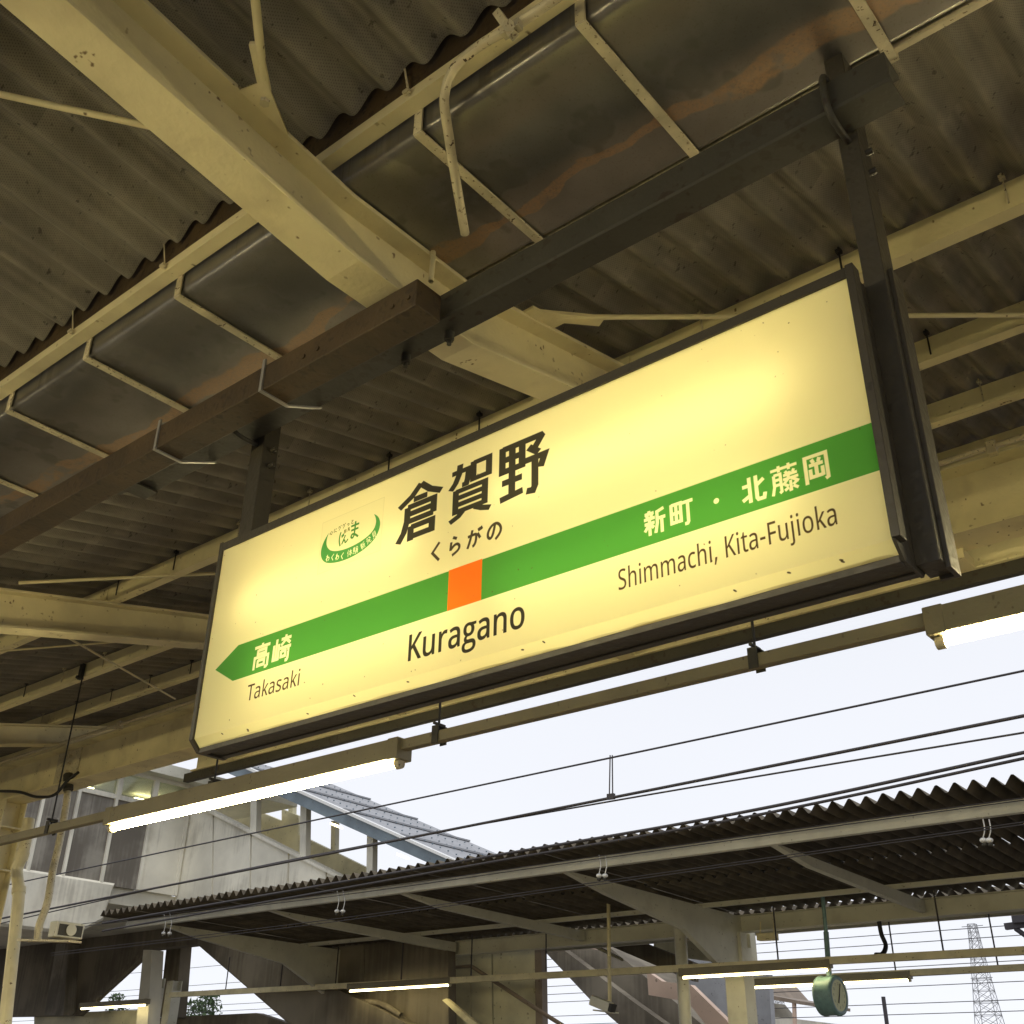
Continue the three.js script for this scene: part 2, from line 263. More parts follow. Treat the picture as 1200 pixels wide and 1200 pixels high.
// longitudinal girder, column
const hsec = (D0, D1, h0, h1, tf, tw) => { const c = (D0 + D1) / 2; return [[D0, h0], [D1, h0], [D1, h0 + tf], [c + tw, h0 + tf], [c + tw, h1 - tf], [D1, h1 - tf], [D1, h1], [D0, h1], [D0, h1 - tf], [c - tw, h1 - tf], [c - tw, h0 + tf], [D0, h0 + tf]]; };
part('girder', exX(hsec(4.45, 4.65, 2.18, 2.51, 0.012, 0.005), XFAR, XR), M.cream, canopy);
for (const xc of [1.66, -1.772, -5.2, -8.63]) part('bearing_plate', bx(xc - 0.07, xc + 0.07, 2.511, 2.556, 4.47, 4.63), M.cream, canopy);
for (const xc of [-30, -19.7, -9.44, 1.1]) {
  const y0 = -EYE, y1 = 2.178; // H section column
  part('column', [bx(xc - 0.1, xc + 0.1, y0, y1, 4.45, 4.462, 0.002), bx(xc - 0.1, xc + 0.1, y0, y1, 4.638, 4.65, 0.002), bx(xc - 0.005, xc + 0.005, y0, y1, 4.462, 4.638), bx(xc - 0.1, xc + 0.1, 1.95, 1.962, 4.462, 4.638), bx(xc - 0.1, xc + 0.1, 1.6, 1.612, 4.462, 4.638), bx(xc - 0.16, xc + 0.16, y0, y0 + 0.02, 4.38, 4.72)], M.cream, canopy);
}
{ // bolted splice on the girder beside the column
  const bolts = []; for (let i = 0; i < 2; i++) for (let j = 0; j < 4; j++) bolts.push(rod(V(-8.62 + i * 0.09, 2.24 + j * 0.065, 4.53), V(-8.62 + i * 0.09, 2.24 + j * 0.065, 4.5), 0.014, 6));
  part('splice_plate', [bx(-8.75, -8.4, 2.2, 2.49, 4.533, 4.544), ...bolts], M.creamWorn, canopy);
}
part('conduit', [rod(V(XL, 2.53, 4.43), V(XR, 2.53, 4.43), 0.014), ...[-0.95, -3.2, -5.4, -7.7].map((x) => bx(x - 0.02, x + 0.02, 2.49, 2.555, 4.41, 4.455, 0.004))], M.creamWorn, canopy);

/* ---------- what hangs under the valley ---------- */
const beam = thing('steel_beam', 'long dark steel channel clamped under the rafters carrying the sign', 'beam', V(-1.8, 1.88, 1.73));
part('channel', exX([[1.685, 1.884], [1.69, 1.879], [1.77, 1.879], [1.77, 1.886], [1.694, 1.886], [1.694, 1.956], [1.77, 1.956], [1.77, 1.963], [1.685, 1.963]], -3.2, -0.392), M.darkSteel, beam);
for (const xc of [-1.69, -1.86]) part('bolt', [rod(V(xc, 1.85, 1.745), V(xc, 1.886, 1.745), 0.014, 6), rod(V(xc, 1.835, 1.745), V(xc, 1.9, 1.745), 0.007, 6)], M.darkSteel, beam);
for (const xc of [-0.525, -2.568]) part('u_bolt', tube([V(xc, 1.985, 1.84), V(xc, 1.985, 1.69), V(xc, 1.965, 1.672), V(xc, 1.88, 1.672), V(xc, 1.862, 1.69), V(xc, 1.862, 1.84)], 0.008, 40), M.darkSteel, beam);
part('end_bracket', [bx(-3.245, -3.2, 1.868, 1.9, 1.64, 1.70, 0.003), bx(-3.2, -3.12, 1.868, 1.875, 1.66, 1.77)], M.darkSteel, beam);
const duct = thing('cable_duct', 'rust brown steel cable duct strapped beside the dark beam', 'cable duct', V(-4, 1.82, 1.59));
part('duct_body', bx(-9, -1.63, 1.822, 1.912, 1.55, 1.645, 0.004), M.brown, duct);
for (const x of [-1.66, -1.72, -2.02, -2.08]) part('rivet', rod(V(x, 1.86, 1.552), V(x, 1.86, 1.546), 0.008, 8), M.brown, duct);
for (const px of [[184, 516], [308, 443]]) { const x = at(px[0], px[1], 1.548).x; part('strap', [bx(x - 0.006, x + 0.006, 1.815, 1.93, 1.543, 1.549), bx(x - 0.006, x + 0.006, 1.815, 1.82, 1.548, 1.65), bar(V(x, 1.818, 1.65), V(x, 1.876, 1.775), 0.012, 0.005)], M.zinc, duct); }
one('conduit_pipe', tube([at(760, -75, 1.25), at(680, -22, 1.25), at(610, 26, 1.25), at(560, 55, 1.25), at(531, 82, 1.255), at(521, 112, 1.28), at(526, 160, 1.36), at(534, 210, 1.46), at(545, 274, 1.6)], 0.0125, 90), M.creamWorn, 'bent cream conduit ending in the air below the gutter', 'conduit');
one('conduit_clamp', [bar(at(583, 15, 1.24), at(602, 42, 1.24), 0.016, 0.02), bar(at(590, 40, 1.24), at(610, 28, 1.24), 0.02, 0.022), rod(at(596, 30, 1.22), at(596, 30, 1.262), 0.014)], M.creamWorn, 'lumpy painted clamp fixing the bent conduit to the purlin', 'clamp');
one('hook_pipe', tube([V(-1.745, 2.06, 1.78), V(-1.72, 2.13, 1.66), V(-1.7, 2.1, 1.6), V(-1.69, 1.95, 1.6)].map((p, i) => [at(497, 300, 1.78), at(499, 290, 1.72), at(507, 291, 1.68), at(505, 330, 1.66)][i]), 0.008, 24), M.cream, 'small cream hook pipe on rafter above the brown duct end', 'hook');

/* ---------- the station sign ---------- */
const F = 1.693, B = 1.83, sx0 = -2.541, sx1 = -0.552, sh1 = 1.4355, sh0 = 0.8515, CH = 0.023;
const SG = {
  倉: '50,2 30,20 2,34|50,2 72,19 98,30|35,27 66,27|22,38 82,38 82,64|24,51 82,51|24,64 82,64|22,38 22,62 16,82 4,98|32,76 80,76 80,98|32,74 32,100|32,93 80,93',
  賀: '5,13 45,13 43,30 40,39 30,39|24,0 22,18 14,32 3,42|56,7 92,7 92,36 56,36 56,4|16,48 84,48 84,84 16,84 16,45|16,60 84,60|16,72 84,72|34,86 24,93 4,99|62,86 78,93 97,98',
  野: '4,6 48,6 48,46 4,46 4,2|4,26 48,26|26,6 26,92|4,66 48,66|0,94 50,90|55,6 92,6 76,24|62,20 84,35|54,42 97,42 88,62|76,42 76,90 72,97 58,95',
  高: '50,0 50,12|4,13 96,13|26,26 74,26 74,41 26,41 26,23|10,99 10,53 90,53 90,92 84,97 73,97|31,66 69,66 69,86 31,86|31,63 31,93',
  崎: '4,28 4,84 32,84|18,8 18,84|32,28 32,90|42,14 98,14|69,0 64,22 44,37|70,18 95,35|38,47 101,47|48,60 72,60 72,80 48,80 48,57|88,47 88,91 84,97 74,97',
  新: '26,0 26,12|6,12 48,12|15,16 20,29|38,16 33,29|2,32 52,32|4,51 50,51|27,34 27,99|25,54 4,79|29,54 46,71|93,5 62,13 62,56 53,95|62,40 99,40|82,40 82,99',
  町: '4,10 46,10 46,80 4,80 4,6|25,10 25,80|4,45 46,45|52,13 101,13|78,13 78,91 74,97 62,97',
  北: '34,2 34,99|3,33 34,33|1,85 34,71|62,2 62,86 67,94 91,94 96,75|95,22 62,41',
  藤: '2,12 98,12|32,0 32,23|68,0 68,23|12,30 36,30 36,92 29,96|12,30 12,70 4,99|12,48 36,48|12,66 36,66|54,26 60,36|86,26 80,36|46,40 96,40|44,54 99,54|70,30 60,57 42,73|73,54 99,73|70,62 70,95 62,96|50,73 62,81|47,93 62,85|92,71 78,80|78,83 95,95',
  岡: '8,100 8,6 92,6 92,93 81,97|34,16 41,31|66,16 59,31|22,37 78,37|50,37 50,77|26,50 26,79 74,79|74,49 74,84',
  く: '72,4 26,48 74,96', ら: '36,6 62,18|26,28 22,70|~22,68 40,50 66,44 84,60 74,84 34,96', が: '~8,34 58,28 64,40 58,84 40,90|~36,6 28,50 8,92|~70,30 88,58|76,6 84,22|90,2 98,18', の: '~54,14 46,60 28,86 8,70 12,40 40,14 72,16 94,44 86,76 58,94',
  わ: '30,4 30,96|8,26 40,26 8,76|~14,66 50,36 84,44 88,74 60,94', 体: '28,2 4,48|18,32 18,98|36,28 98,28|66,2 66,98|64,30 36,76|68,30 96,76|50,76 84,76',
  験: '8,6 46,6|8,6 8,62|8,24 44,24|8,42 44,42|26,6 26,60|8,60 48,60 44,96 36,94|4,72 2,92|18,72 20,90|74,2 54,30|74,2 98,28|62,32 88,32|60,44 92,44 92,64 60,64 60,44|76,32 76,64 56,98|78,64 98,98',
  発: '10,12 42,10 4,48|58,4 96,44|84,8 70,22|96,24 82,36|28,42 74,42|14,60 88,60|38,42 38,62 10,96|64,42 64,86 70,94 94,92 94,78', 見: '22,4 78,4 78,62 22,62 22,4|22,23 78,23|22,43 78,43|38,62 28,84 4,98|60,62 60,88 68,95 96,93 96,78',
  心: '10,50 4,80|~32,34 32,80 44,94 72,92 76,72|48,20 58,38|78,36 94,68', に: '14,8 10,50 14,92|44,24 88,24|~46,58 50,84 92,86', グ: '34,4 8,46|~32,20 76,20 64,60 28,96|80,0 86,14|92,0 98,12', っ: '~14,54 56,44 84,58 76,80 44,92', と: '30,8 40,44|~80,26 30,52 20,76 40,92 88,90',
  ん: '~52,4 28,50 8,96|~10,90 34,52 50,60 54,88 70,92 96,60', ま: '10,22 90,22|14,46 86,46|~52,2 52,70 40,92 16,84 24,68 52,70 90,94', ぐ: '~56,4 24,48 62,96|74,26 82,44|90,20 98,38',
  群: '6,10 42,10 42,36|4,24 48,24|6,38 42,38|24,4 6,70|16,54 44,54 44,90 16,90 16,54|58,4 64,16|86,4 80,16|54,20 96,20|56,42 94,42|50,64 100,64|75,20 75,98', 馬: '20,6 84,6|20,6 20,62|20,24 80,24|20,42 80,42|50,6 50,60|20,60 90,60 84,96 70,94|8,72 4,92|28,72 30,88|48,72 52,86|66,70 70,82',
};
function glyph(c, ch, x, y, w, h, lw, rot = 0, kx = 1) {
  c.save(); c.translate(x, y); if (rot) { c.translate(w / 2, h / 2); c.rotate(rot); c.translate(-w / 2, -h / 2); }
  c.lineWidth = lw; c.lineJoin = 'miter'; c.miterLimit = 1.7; c.scale(kx, 1); c.lineCap = 'butt';
  for (let s of SG[ch].split('|')) {
    const cur = s[0] === '~'; if (cur) s = s.slice(1);
    const p = s.split(' ').map((q) => q.split(',').map(Number)).map(([a, b]) => [lw / 2 + (a / 100) * (w / kx - lw), lw / 2 + (b / 100) * (h - lw)]);
    c.beginPath(); c.moveTo(...p[0]);
    if (cur && p.length > 2) { for (let i = 1; i < p.length - 1; i++) { const e = i === p.length - 2 ? p[i + 1] : [(p[i][0] + p[i + 1][0]) / 2, (p[i][1] + p[i + 1][1]) / 2]; c.quadraticCurveTo(p[i][0], p[i][1], e[0], e[1]); } }
    else for (const q of p.slice(1)) c.lineTo(...q);
    c.stroke();
  }
  c.restore();
}
const signTex = (() => {
  const cv = document.createElement('canvas'); cv.width = 2048; cv.height = 640; const c = cv.getContext('2d');
  c.fillStyle = '#f4eec6'; c.fillRect(0, 0, 2048, 640);
  // direction band with its arrow and the line-position square
  c.fillStyle = '#4f9a42'; c.beginPath(); c.moveTo(52, 405); c.lineTo(147, 351); c.lineTo(2048, 353); c.lineTo(2048, 457); c.lineTo(144, 458); c.closePath(); c.fill();
  c.fillStyle = '#fb7a22'; c.fillRect(967, 350, 108, 107.5);
  c.strokeStyle = '#3a3830';
  glyph(c, '倉', 762, 52, 180, 180, 16, 0, 1.4); glyph(c, '賀', 946, 50, 164, 176, 13.6, 0, 1.5); glyph(c, '野', 1116, 50, 164, 178, 17, 0, 1.25);
  c.strokeStyle = '#4a4234'; ['く', 'ら', 'が', 'の'].forEach((k, i) => glyph(c, k, 890 + i * 64, 255, 58, 62, 7.5));
  c.strokeStyle = '#f6f0cf';
  glyph(c, '高', 221, 366, 82, 86, 9.5); glyph(c, '崎', 307, 365, 84, 88, 9.5);
  glyph(c, '新', 1528, 373, 63, 68, 8); glyph(c, '町', 1595, 373, 62, 68, 8); glyph(c, '北', 1762, 374, 61, 68, 8.5); glyph(c, '藤', 1827, 373, 66, 70, 6.6); glyph(c, '岡', 1897, 373, 60, 70, 8);
  c.fillStyle = '#f6f0cf'; c.beginPath(); c.arc(1708, 407, 6.5, 0, 7); c.fill();
  const word = (t, x0, x1, base, cap, col, bold) => { c.save(); c.fillStyle = c.strokeStyle = col; const s = cap / 0.714; c.font = `${s}px sans-serif`; const w = c.measureText(t).width; c.translate(x0, base); c.scale((x1 - x0) / w, 1); c.fillText(t, 0, 0); if (bold) { c.lineWidth = bold; c.lineJoin = 'round'; c.strokeText(t, 0, 0); } c.restore(); };
  word('Kuragano', 836, 1211, 557, 66, '#37352e', 2);
  word('Takasaki', 219, 444, 533, 46, '#4e3f26', 0); word('Shimmachi, Kita-Fujioka', 1460, 1956, 539, 47, '#4e3f2a', 0);
  // tourism sticker: clear film, green swoosh and lettering
  c.fillStyle = 'rgba(225,218,180,0.12)'; c.fillRect(466, 57, 248, 161); c.strokeStyle = 'rgba(120,112,84,0.22)'; c.lineWidth = 1; c.strokeRect(466, 57, 248, 161);
  c.save(); c.fillStyle = '#4b9650'; c.beginPath(); c.moveTo(497, 98);
  c.bezierCurveTo(462, 130, 462, 172, 500, 192); c.bezierCurveTo(560, 216, 660, 208, 694, 170); c.bezierCurveTo(716, 140, 704, 112, 678, 98);
  c.bezierCurveTo(696, 122, 690, 144, 668, 156); c.bezierCurveTo(620, 178, 540, 176, 510, 156); c.bezierCurveTo(486, 138, 488, 116, 497, 98); c.fill(); c.restore();
  c.strokeStyle = '#f3efcf'; [...'わくわく'].forEach((k, i) => glyph(c, k, 494 + i * 20, 166 + i * 4, 19, 24, 2.8, 0.12)); [...'体験'].forEach((k, i) => glyph(c, k, 582 + i * 23, 177 - i, 22, 24, 2, -0.06)); [...'新発見'].forEach((k, i) => glyph(c, k, 634 + i * 21, 171 - i * 10, 20, 24, 2, -0.4));
  c.strokeStyle = '#6d7a3e'; [...'心にググっと'].forEach((k, i) => glyph(c, k, 500 + i * 17, 92 - i * 1.5, 15, 17, 2));
  c.strokeStyle = '#4c8a44'; glyph(c, 'ぐ', 530, 108, 34, 52, 5); glyph(c, 'ん', 552, 124, 32, 32, 4.4); glyph(c, 'ま', 582, 92, 46, 62, 6); c.strokeStyle = '#6d7a3e'; glyph(c, '群', 560, 108, 12, 14, 1.4); glyph(c, '馬', 574, 106, 12, 14, 1.4);
  // dead insects and grime specks caught on the acrylic
  for (let i = 0; i < 90; i++) { const x = rnd() * 2048, y = rnd() * 620, r = 0.5 + rnd() * 1; c.fillStyle = `rgba(92,76,46,${0.25 + 0.5 * rnd()})`; c.beginPath(); c.ellipse(x, y, r * (1 + rnd()), r, rnd() * 3, 0, 7); c.fill(); }
  for (let i = 0; i < 60; i++) { const x = rnd() * 2048, w = 20 + rnd() * 90; c.fillStyle = `rgba(110,92,52,${0.05 + 0.12 * rnd()})`; c.beginPath(); c.ellipse(x, 634, w, 3 + rnd() * 6, 0, 0, 7); c.fill(); }
  for (let i = 0; i < 12; i++) { const x = 80 + rnd() * 1900; c.fillStyle = 'rgba(40,30,18,0.8)'; c.beginPath(); c.ellipse(x, 606 + rnd() * 22, 4, 2, rnd(), 0, 7); c.fill(); }
  const t = new THREE.CanvasTexture(cv); t.colorSpace = THREE.SRGBColorSpace; t.anisotropy = 8; return t;
})();
M.signFace = new THREE.MeshPhysicalMaterial({ map: signTex, roughness: 1, specularIntensity: 0.35, transmission: 0.62, thickness: 0, emissive: new THREE.Color().setRGB(...LAMP), emissiveMap: signTex, emissiveIntensity: 0.05 });
const sign = thing('station_sign', 'backlit white station name sign with green arrow band in dark frame', 'sign', V((sx0 + sx1) / 2, sh0, (F + B) / 2));
function face(flip) {
  const pts = [], uv = [], D = flip ? B : F, s = flip ? -1 : 1, xl = flip ? sx1 : sx0, xr = flip ? sx0 : sx1;
  for (const [h, d, v] of [[sh1, D, 1], [sh0, D, 40 / 640], [sh0 - CH, D + s * CH, 5 / 640]]) { pts.push(V(xl, h, d), V(xr, h, d)); uv.push(0, v, 1, v); }
  const g = new THREE.BufferGeometry().setFromPoints(pts), b = base.get(sign); g.translate(-b.x, -b.y, -b.z); g.setAttribute('uv', new THREE.Float32BufferAttribute(uv, 2)); g.setIndex([0, 2, 1, 1, 2, 3, 2, 4, 3, 3, 4, 5]);
  const n = g.toNonIndexed(); n.computeVertexNormals();
  const m = new THREE.Mesh(n, M.signFace); m.name = 'face_panel'; m.receiveShadow = true; sign.add(m); return m;
}
face(false).userData.label = 'glowing cream acrylic face reading 倉賀野 Kuragano'; face(true);
const capP = [[F - 0.006, sh1 + 0.022], [F - 0.006, sh0 - 0.003], [F + 0.024, sh0 - 0.033], [B - 0.024, sh0 - 0.033], [B + 0.006, sh0 - 0.003], [B + 0.006, sh1 + 0.022]];
part('end_panel', exX(capP, sx0 - 0.014, sx0, 0.001), M.bronze, sign);
part('end_panel', exX(capP, sx1 + 0.001, sx1 + 0.006, 0.0005), M.bronze, sign);
part('top_frame', [bx(sx0, sx1, sh1, sh1 + 0.02, F - 0.006, B + 0.006), bx(sx0, sx1, sh1 - 0.004, sh1, F - 0.006, F - 0.001)], M.bronze, sign);
part('bottom_frame', [bx(sx0, sx1, sh0 - CH - 0.013, sh0 - CH + 0.002, F + CH - 0.002, F + CH + 0.02, 0.002), bx(sx0, sx1, sh0 - CH - 0.008, sh0 - CH + 0.002, B - CH - 0.02, B - CH + 0.001, 0.002), bx(sx0, sx1, sh0 - CH - 0.004, sh0 - CH + 0.004, F + CH + 0.02, B - CH - 0.02)], M.bronze, sign);
part('inner_lining', [bx(sx0 + 0.001, sx1 - 0.001, sh1 - 0.006, sh1 - 0.001, F + 0.004, B - 0.004), bx(sx0 + 0.001, sx1 - 0.001, sh0 - CH + 0.006, sh0 - CH + 0.01, F + CH + 0.004, B - CH - 0.004)], M.whiteIn, sign);
const suv = (u, v) => [sx0 + u * (sx1 - sx0), sh1 - v * (sh1 - sh0)];
for (const [u0, u1, v] of [[0.05, 0.42, 0.36], [0.52, 0.93, 0.3], [0.1, 0.5, 0.76], [0.54, 0.92, 0.74]]) { const a = suv(u0, v), b = suv(u1, v), D = 1.785; part('lamp_tube', [rod(V(a[0], a[1], D), V(b[0], b[1], D), 0.0125, 10)], M.signTube, sign); }
part('front_stile', bx(sx1 + 0.001, sx1 + 0.018, sh0 - 0.002, sh1 + 0.021, F - 0.012, F + 0.02, 0.002), M.bronze, sign);
part('hanger_post', exX([[1.775, sh0 - 0.02], [1.84, sh0 - 0.02], [1.84, 2.2], [1.825, 2.235], [1.775, 2.235]], -0.545, -0.505, 0.002), M.bronze, sign);
part('end_stile', [bx(-0.504, -0.494, sh0 - 0.03, 1.5, 1.797, 1.852, 0.002), bx(-0.53, -0.502, sh0 - 0.03, 1.49, 1.841, 1.85)], M.bronze, sign);
part('hanger_post', bx(-2.60, -2.535, sh1 + 0.022, 2.0, 1.775, 1.837, 0.003), M.bronze, sign);
for (const h of [1.78, 1.84]) part('bolt', rod(V(-0.506, h, 1.81), V(-0.488, h, 1.81), 0.008, 6), M.bronze, sign);
for (const h of [1.78, 1.84]) part('bolt', rod(V(-2.536, h, 1.81), V(-2.51, h, 1.81), 0.008, 6), M.bronze, sign);

/* ---------- lighting on the near platform ---------- */
function fixture(len, label, group, pos, lum = TUBE, tubeMat = M.tube) { // origin: middle of the tube; a batten with one long tube
  const o = thing('light_fixture', label, 'light fixture', pos, group), P0 = pos, L = len / 2, q = (x, h, D) => new THREE.Vector3(P0.x + x, P0.y + h, P0.z - D);
  const b = (x0, x1, h0, h1, d, r) => { const g = r ? new RoundedBoxGeometry(x1 - x0, h1 - h0, d, 1, r) : new THREE.BoxGeometry(x1 - x0, h1 - h0, d); return g.translate(P0.x + (x0 + x1) / 2, P0.y + (h0 + h1) / 2, P0.z); };
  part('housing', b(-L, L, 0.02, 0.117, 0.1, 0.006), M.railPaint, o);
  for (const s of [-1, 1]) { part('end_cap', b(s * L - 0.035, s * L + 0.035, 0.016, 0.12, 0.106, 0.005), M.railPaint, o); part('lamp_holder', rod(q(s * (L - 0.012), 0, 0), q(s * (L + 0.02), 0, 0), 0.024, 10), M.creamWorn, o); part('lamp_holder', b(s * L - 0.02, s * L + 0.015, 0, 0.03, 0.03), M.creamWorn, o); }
  part('lamp_tube', rod(q(-L + 0.012, 0, 0), q(L - 0.012, 0, 0), 0.0165, 12), tubeMat, o);
  const l = new THREE.RectAreaLight(new THREE.Color().setRGB(...LAMP), lum, len - 0.04, 0.03); l.position.set(0, -0.02, 0); l.rotation.x = -Math.PI / 2; o.add(l);
  return o;
}
const railD = 3.61, railH = 1.472;
const rail = thing('lighting_rail', 'cream square lighting rail hung on rods beyond the sign', 'rail', V(-3, railH, railD));
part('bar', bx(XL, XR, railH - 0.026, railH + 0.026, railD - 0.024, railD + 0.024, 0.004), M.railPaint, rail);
for (const x of [-6.87, -5.15, -3.43, -1.77, 0.1]) {
  part('hanger_rod', rod(V(x, railH + 0.03, railD - 0.005), V(x, 2.53, railD - 0.005), 0.006, 6), M.black, rail);
  part('hanger_clamp', [bx(x - 0.02, x + 0.02, railH - 0.034, railH + 0.05, railD - 0.032, railD - 0.027), bx(x - 0.02, x + 0.02, railH - 0.034, railH + 0.05, railD + 0.027, railD + 0.032), bx(x - 0.02, x + 0.02, railH + 0.045, railH + 0.05, railD - 0.03, railD + 0.03), rod(V(x, railH + 0.06, railD - 0.04), V(x, railH + 0.06, railD + 0.035), 0.008, 6)], M.darkSteel, rail);
  part('beam_clamp', [bx(x - 0.02, x + 0.02, 2.49, 2.6, railD - 0.03, railD - 0.008), rod(V(x, 2.5, railD - 0.05), V(x, 2.5, railD), 0.012, 6)], M.black, rail);
}
const gA = 'tube lights on the platform rails';
fixture(2.44, 'long lit tube light on the rail under the sign left end', gA, V(-4.91, 1.385, railD));
fixture(2.44, 'lit tube light cut by the frame right of the sign', gA, V(0.15, 1.385, railD));
fixture(2.44, 'lit tube light further along the rail past the column', gA, V(-11.5, 1.385, railD));
// the twin row on the other side of the valley, mirrored in the gutter's bend
const rail2 = thing('lighting_rail', 'cream lighting rail on the other side of the canopy valley', 'rail', V(-3, railH, 0.2));
part('bar', bx(XL, XR, railH - 0.026, railH + 0.026, -0.624, -0.576, 0.004), M.cream, rail2);
for (const x of [-6.8, -3.4, 0.1, 3.4]) part('hanger_rod', rod(V(x, railH + 0.03, -0.6), V(x, 2.36, -0.6), 0.006, 6), M.black, rail2);
for (const [x, w] of [[-7.6, 'farthest along'], [-2.6, 'facing the sign across the valley'], [2.4, 'beyond the sign right end']]) fixture(2.44, 'lit tube light on the opposite rail, ' + w, gA, V(x, 1.385, -0.6));

/* ---------- cable trough, pipes and loudspeaker on the far column line ---------- */
const tr = thing('cable_trough', 'dark cable trough with cream channel running under the girder', 'cable trough', V(-3, 2.04, 4.78));
part('channel', exX([[4.74, 2.13], [4.8, 2.13], [4.8, 2.262], [4.79, 2.262], [4.79, 2.14], [4.74, 2.14]], -7.1, XR), M.cream, tr);
part('trough', exX([[4.76, 2.068], [4.8, 2.068], [4.8, 2.126], [4.76, 2.126]], -7.2, XR, 0.002), M.darkSteel, tr);
for (const x of [-6.6, -4.9, -3.1, -1.25, 0.7]) part('bracket', [bx(x - 0.05, x + 0.05, 2.13, 2.178, 4.6, 4.74), bx(x - 0.006, x + 0.006, 2.135, 2.178, 4.66, 4.74)], M.cream, tr);
const dp = thing('downpipe', 'thick cream rainwater downpipe jogging down beside the column', 'pipe', V(-8.85, -EYE, 4.4));
{
  const p = (x, y) => at(x, y, 4.4); part('pipe', tube([p(34, 960), p(30, 985), p(25, 1005), p(20, 1018), p(22, 1045), p(18, 1090), p(8, 1180), p(2, 1240)].map((v, i) => v), 0.046, 60, 14), M.cream, dp);
  part('collar', rod(p(27, 998), p(24, 1008), 0.053, 16), M.cream, dp); part('collar', rod(p(22.3, 1040), p(21.8, 1047), 0.053, 16), M.cream, dp);
}
const sb = thing('speaker_bracket', 'bent cream pipe hanging from the girder with a flat arm at its foot', 'bracket', at(45, 1100, 4.3));
part('pipe', tube([at(80, 915, 4.52), at(78, 940, 4.5), at(70, 985, 4.45), at(62, 1020, 4.4), at(55, 1060, 4.33), at(46, 1085, 4.3), at(44, 1102, 4.3)], 0.028, 50, 10), M.creamWorn, sb);
part('arm', bar(at(26, 1102, 4.3), at(88, 1103.5, 4.3), 0.1, 0.014), M.creamWorn, sb);
part('clamp', [rod(at(80, 908, 4.5), at(80, 926, 4.5), 0.04, 10)], M.darkSteel, sb);
const spk = thing('loudspeaker', 'boxy grey loudspeaker with dark grille on the bracket arm', 'loudspeaker', at(76, 1098, 4.3));
{
  const x0 = at(57, 1090, 4.24).x, x1 = at(65, 1090, 4.24).x, h1 = at(65, 1079, 4.24).y - EYE, h0 = at(65, 1099, 4.24).y - EYE + 0.012;
  part('box', bx(x0, x1, h0, h1, 4.24, 4.46, 0.006), M.greyPaint, spk); part('grille', bx(x1, x1 + 0.004, h0 + 0.012, h1 - 0.018, 4.262, 4.446), M.darkSteel, spk);
  part('cone', new THREE.CylinderGeometry(0.04, 0.03, 0.01, 18).rotateZ(-Math.PI / 2).translate(x1 + 0.008, EYE + (h0 + h1) / 2, -4.355), M.greyPaint, spk);
}

one('black_cable', tube([at(-10, 927, 4.42), at(22, 928, 4.42), at(45, 934, 4.42), at(66, 930, 4.42), at(78, 916, 4.44), at(92, 905, 4.46)], 0.012, 40), M.black, 'black cable sagging under the girder beside the column', 'cable');

/* ---------- wires over the track ---------- */
const wireX = (h, D, r, xa = -60, xb = 30, sag = 0) => sag ? tube(Array.from({ length: 13 }, (_, i) => V(xa + (xb - xa) * (i / 12), h - sag * Math.sin(Math.PI * i / 12), D)), r, 60, 6) : rod(V(xa, h, D), V(xb, h, D), r, 6);
const cat = thing('overhead_line', 'catenary wire with dropper and black contact wire over the track', 'overhead wire', V(-5.6, 2.4, 8.2));
part('messenger_wire', rod(at(-300, 1102, 8.2), at(1300, 765, 8.2), 0.009, 6), M.wire, cat);
{ const a = at(-300, 1136, 8.2), b = at(1300, 819, 8.2), c = at(716, 935, 8.2); part('contact_wire', tube([a, c.clone().lerp(a, 0.5), c, c.clone().lerp(b, 0.5), b], 0.0135, 60, 6), M.wire, cat); part('contact_wire', tube([at(-300, 1152, 8.25), at(300, 1016, 8.25), at(716, 939, 8.25), at(1300, 842, 8.25)], 0.008, 60, 6), M.wire, cat); part('dropper', [rod(at(715, 885, 8.2), at(714, 937, 8.2), 0.006, 6), rod(at(717.5, 885, 8.2), at(718, 935, 8.2), 0.006, 6), bar(at(712, 934, 8.2), at(720, 933, 8.2), 0.03, 0.05)], M.wire, cat); }
for (const [i, y0, y1, r] of [[0, 1078, 866, 0.016], [1, 1085, 872, 0.014]]) one('feeder_wire', tube([at(120, 1082 + i * 9, 9.5), at(560, 1006 + i * 7, 9.5), at(880, 950 + i * 6.5, 9.5), at(1250, y1 + 5 + i * 1, 9.5)], r, 60, 6), M.wire, ['thick black feeder wire crossing just above the far roof edge', 'black feeder wire running close beneath its thicker twin'][i], 'overhead wire', 'feeder wires');

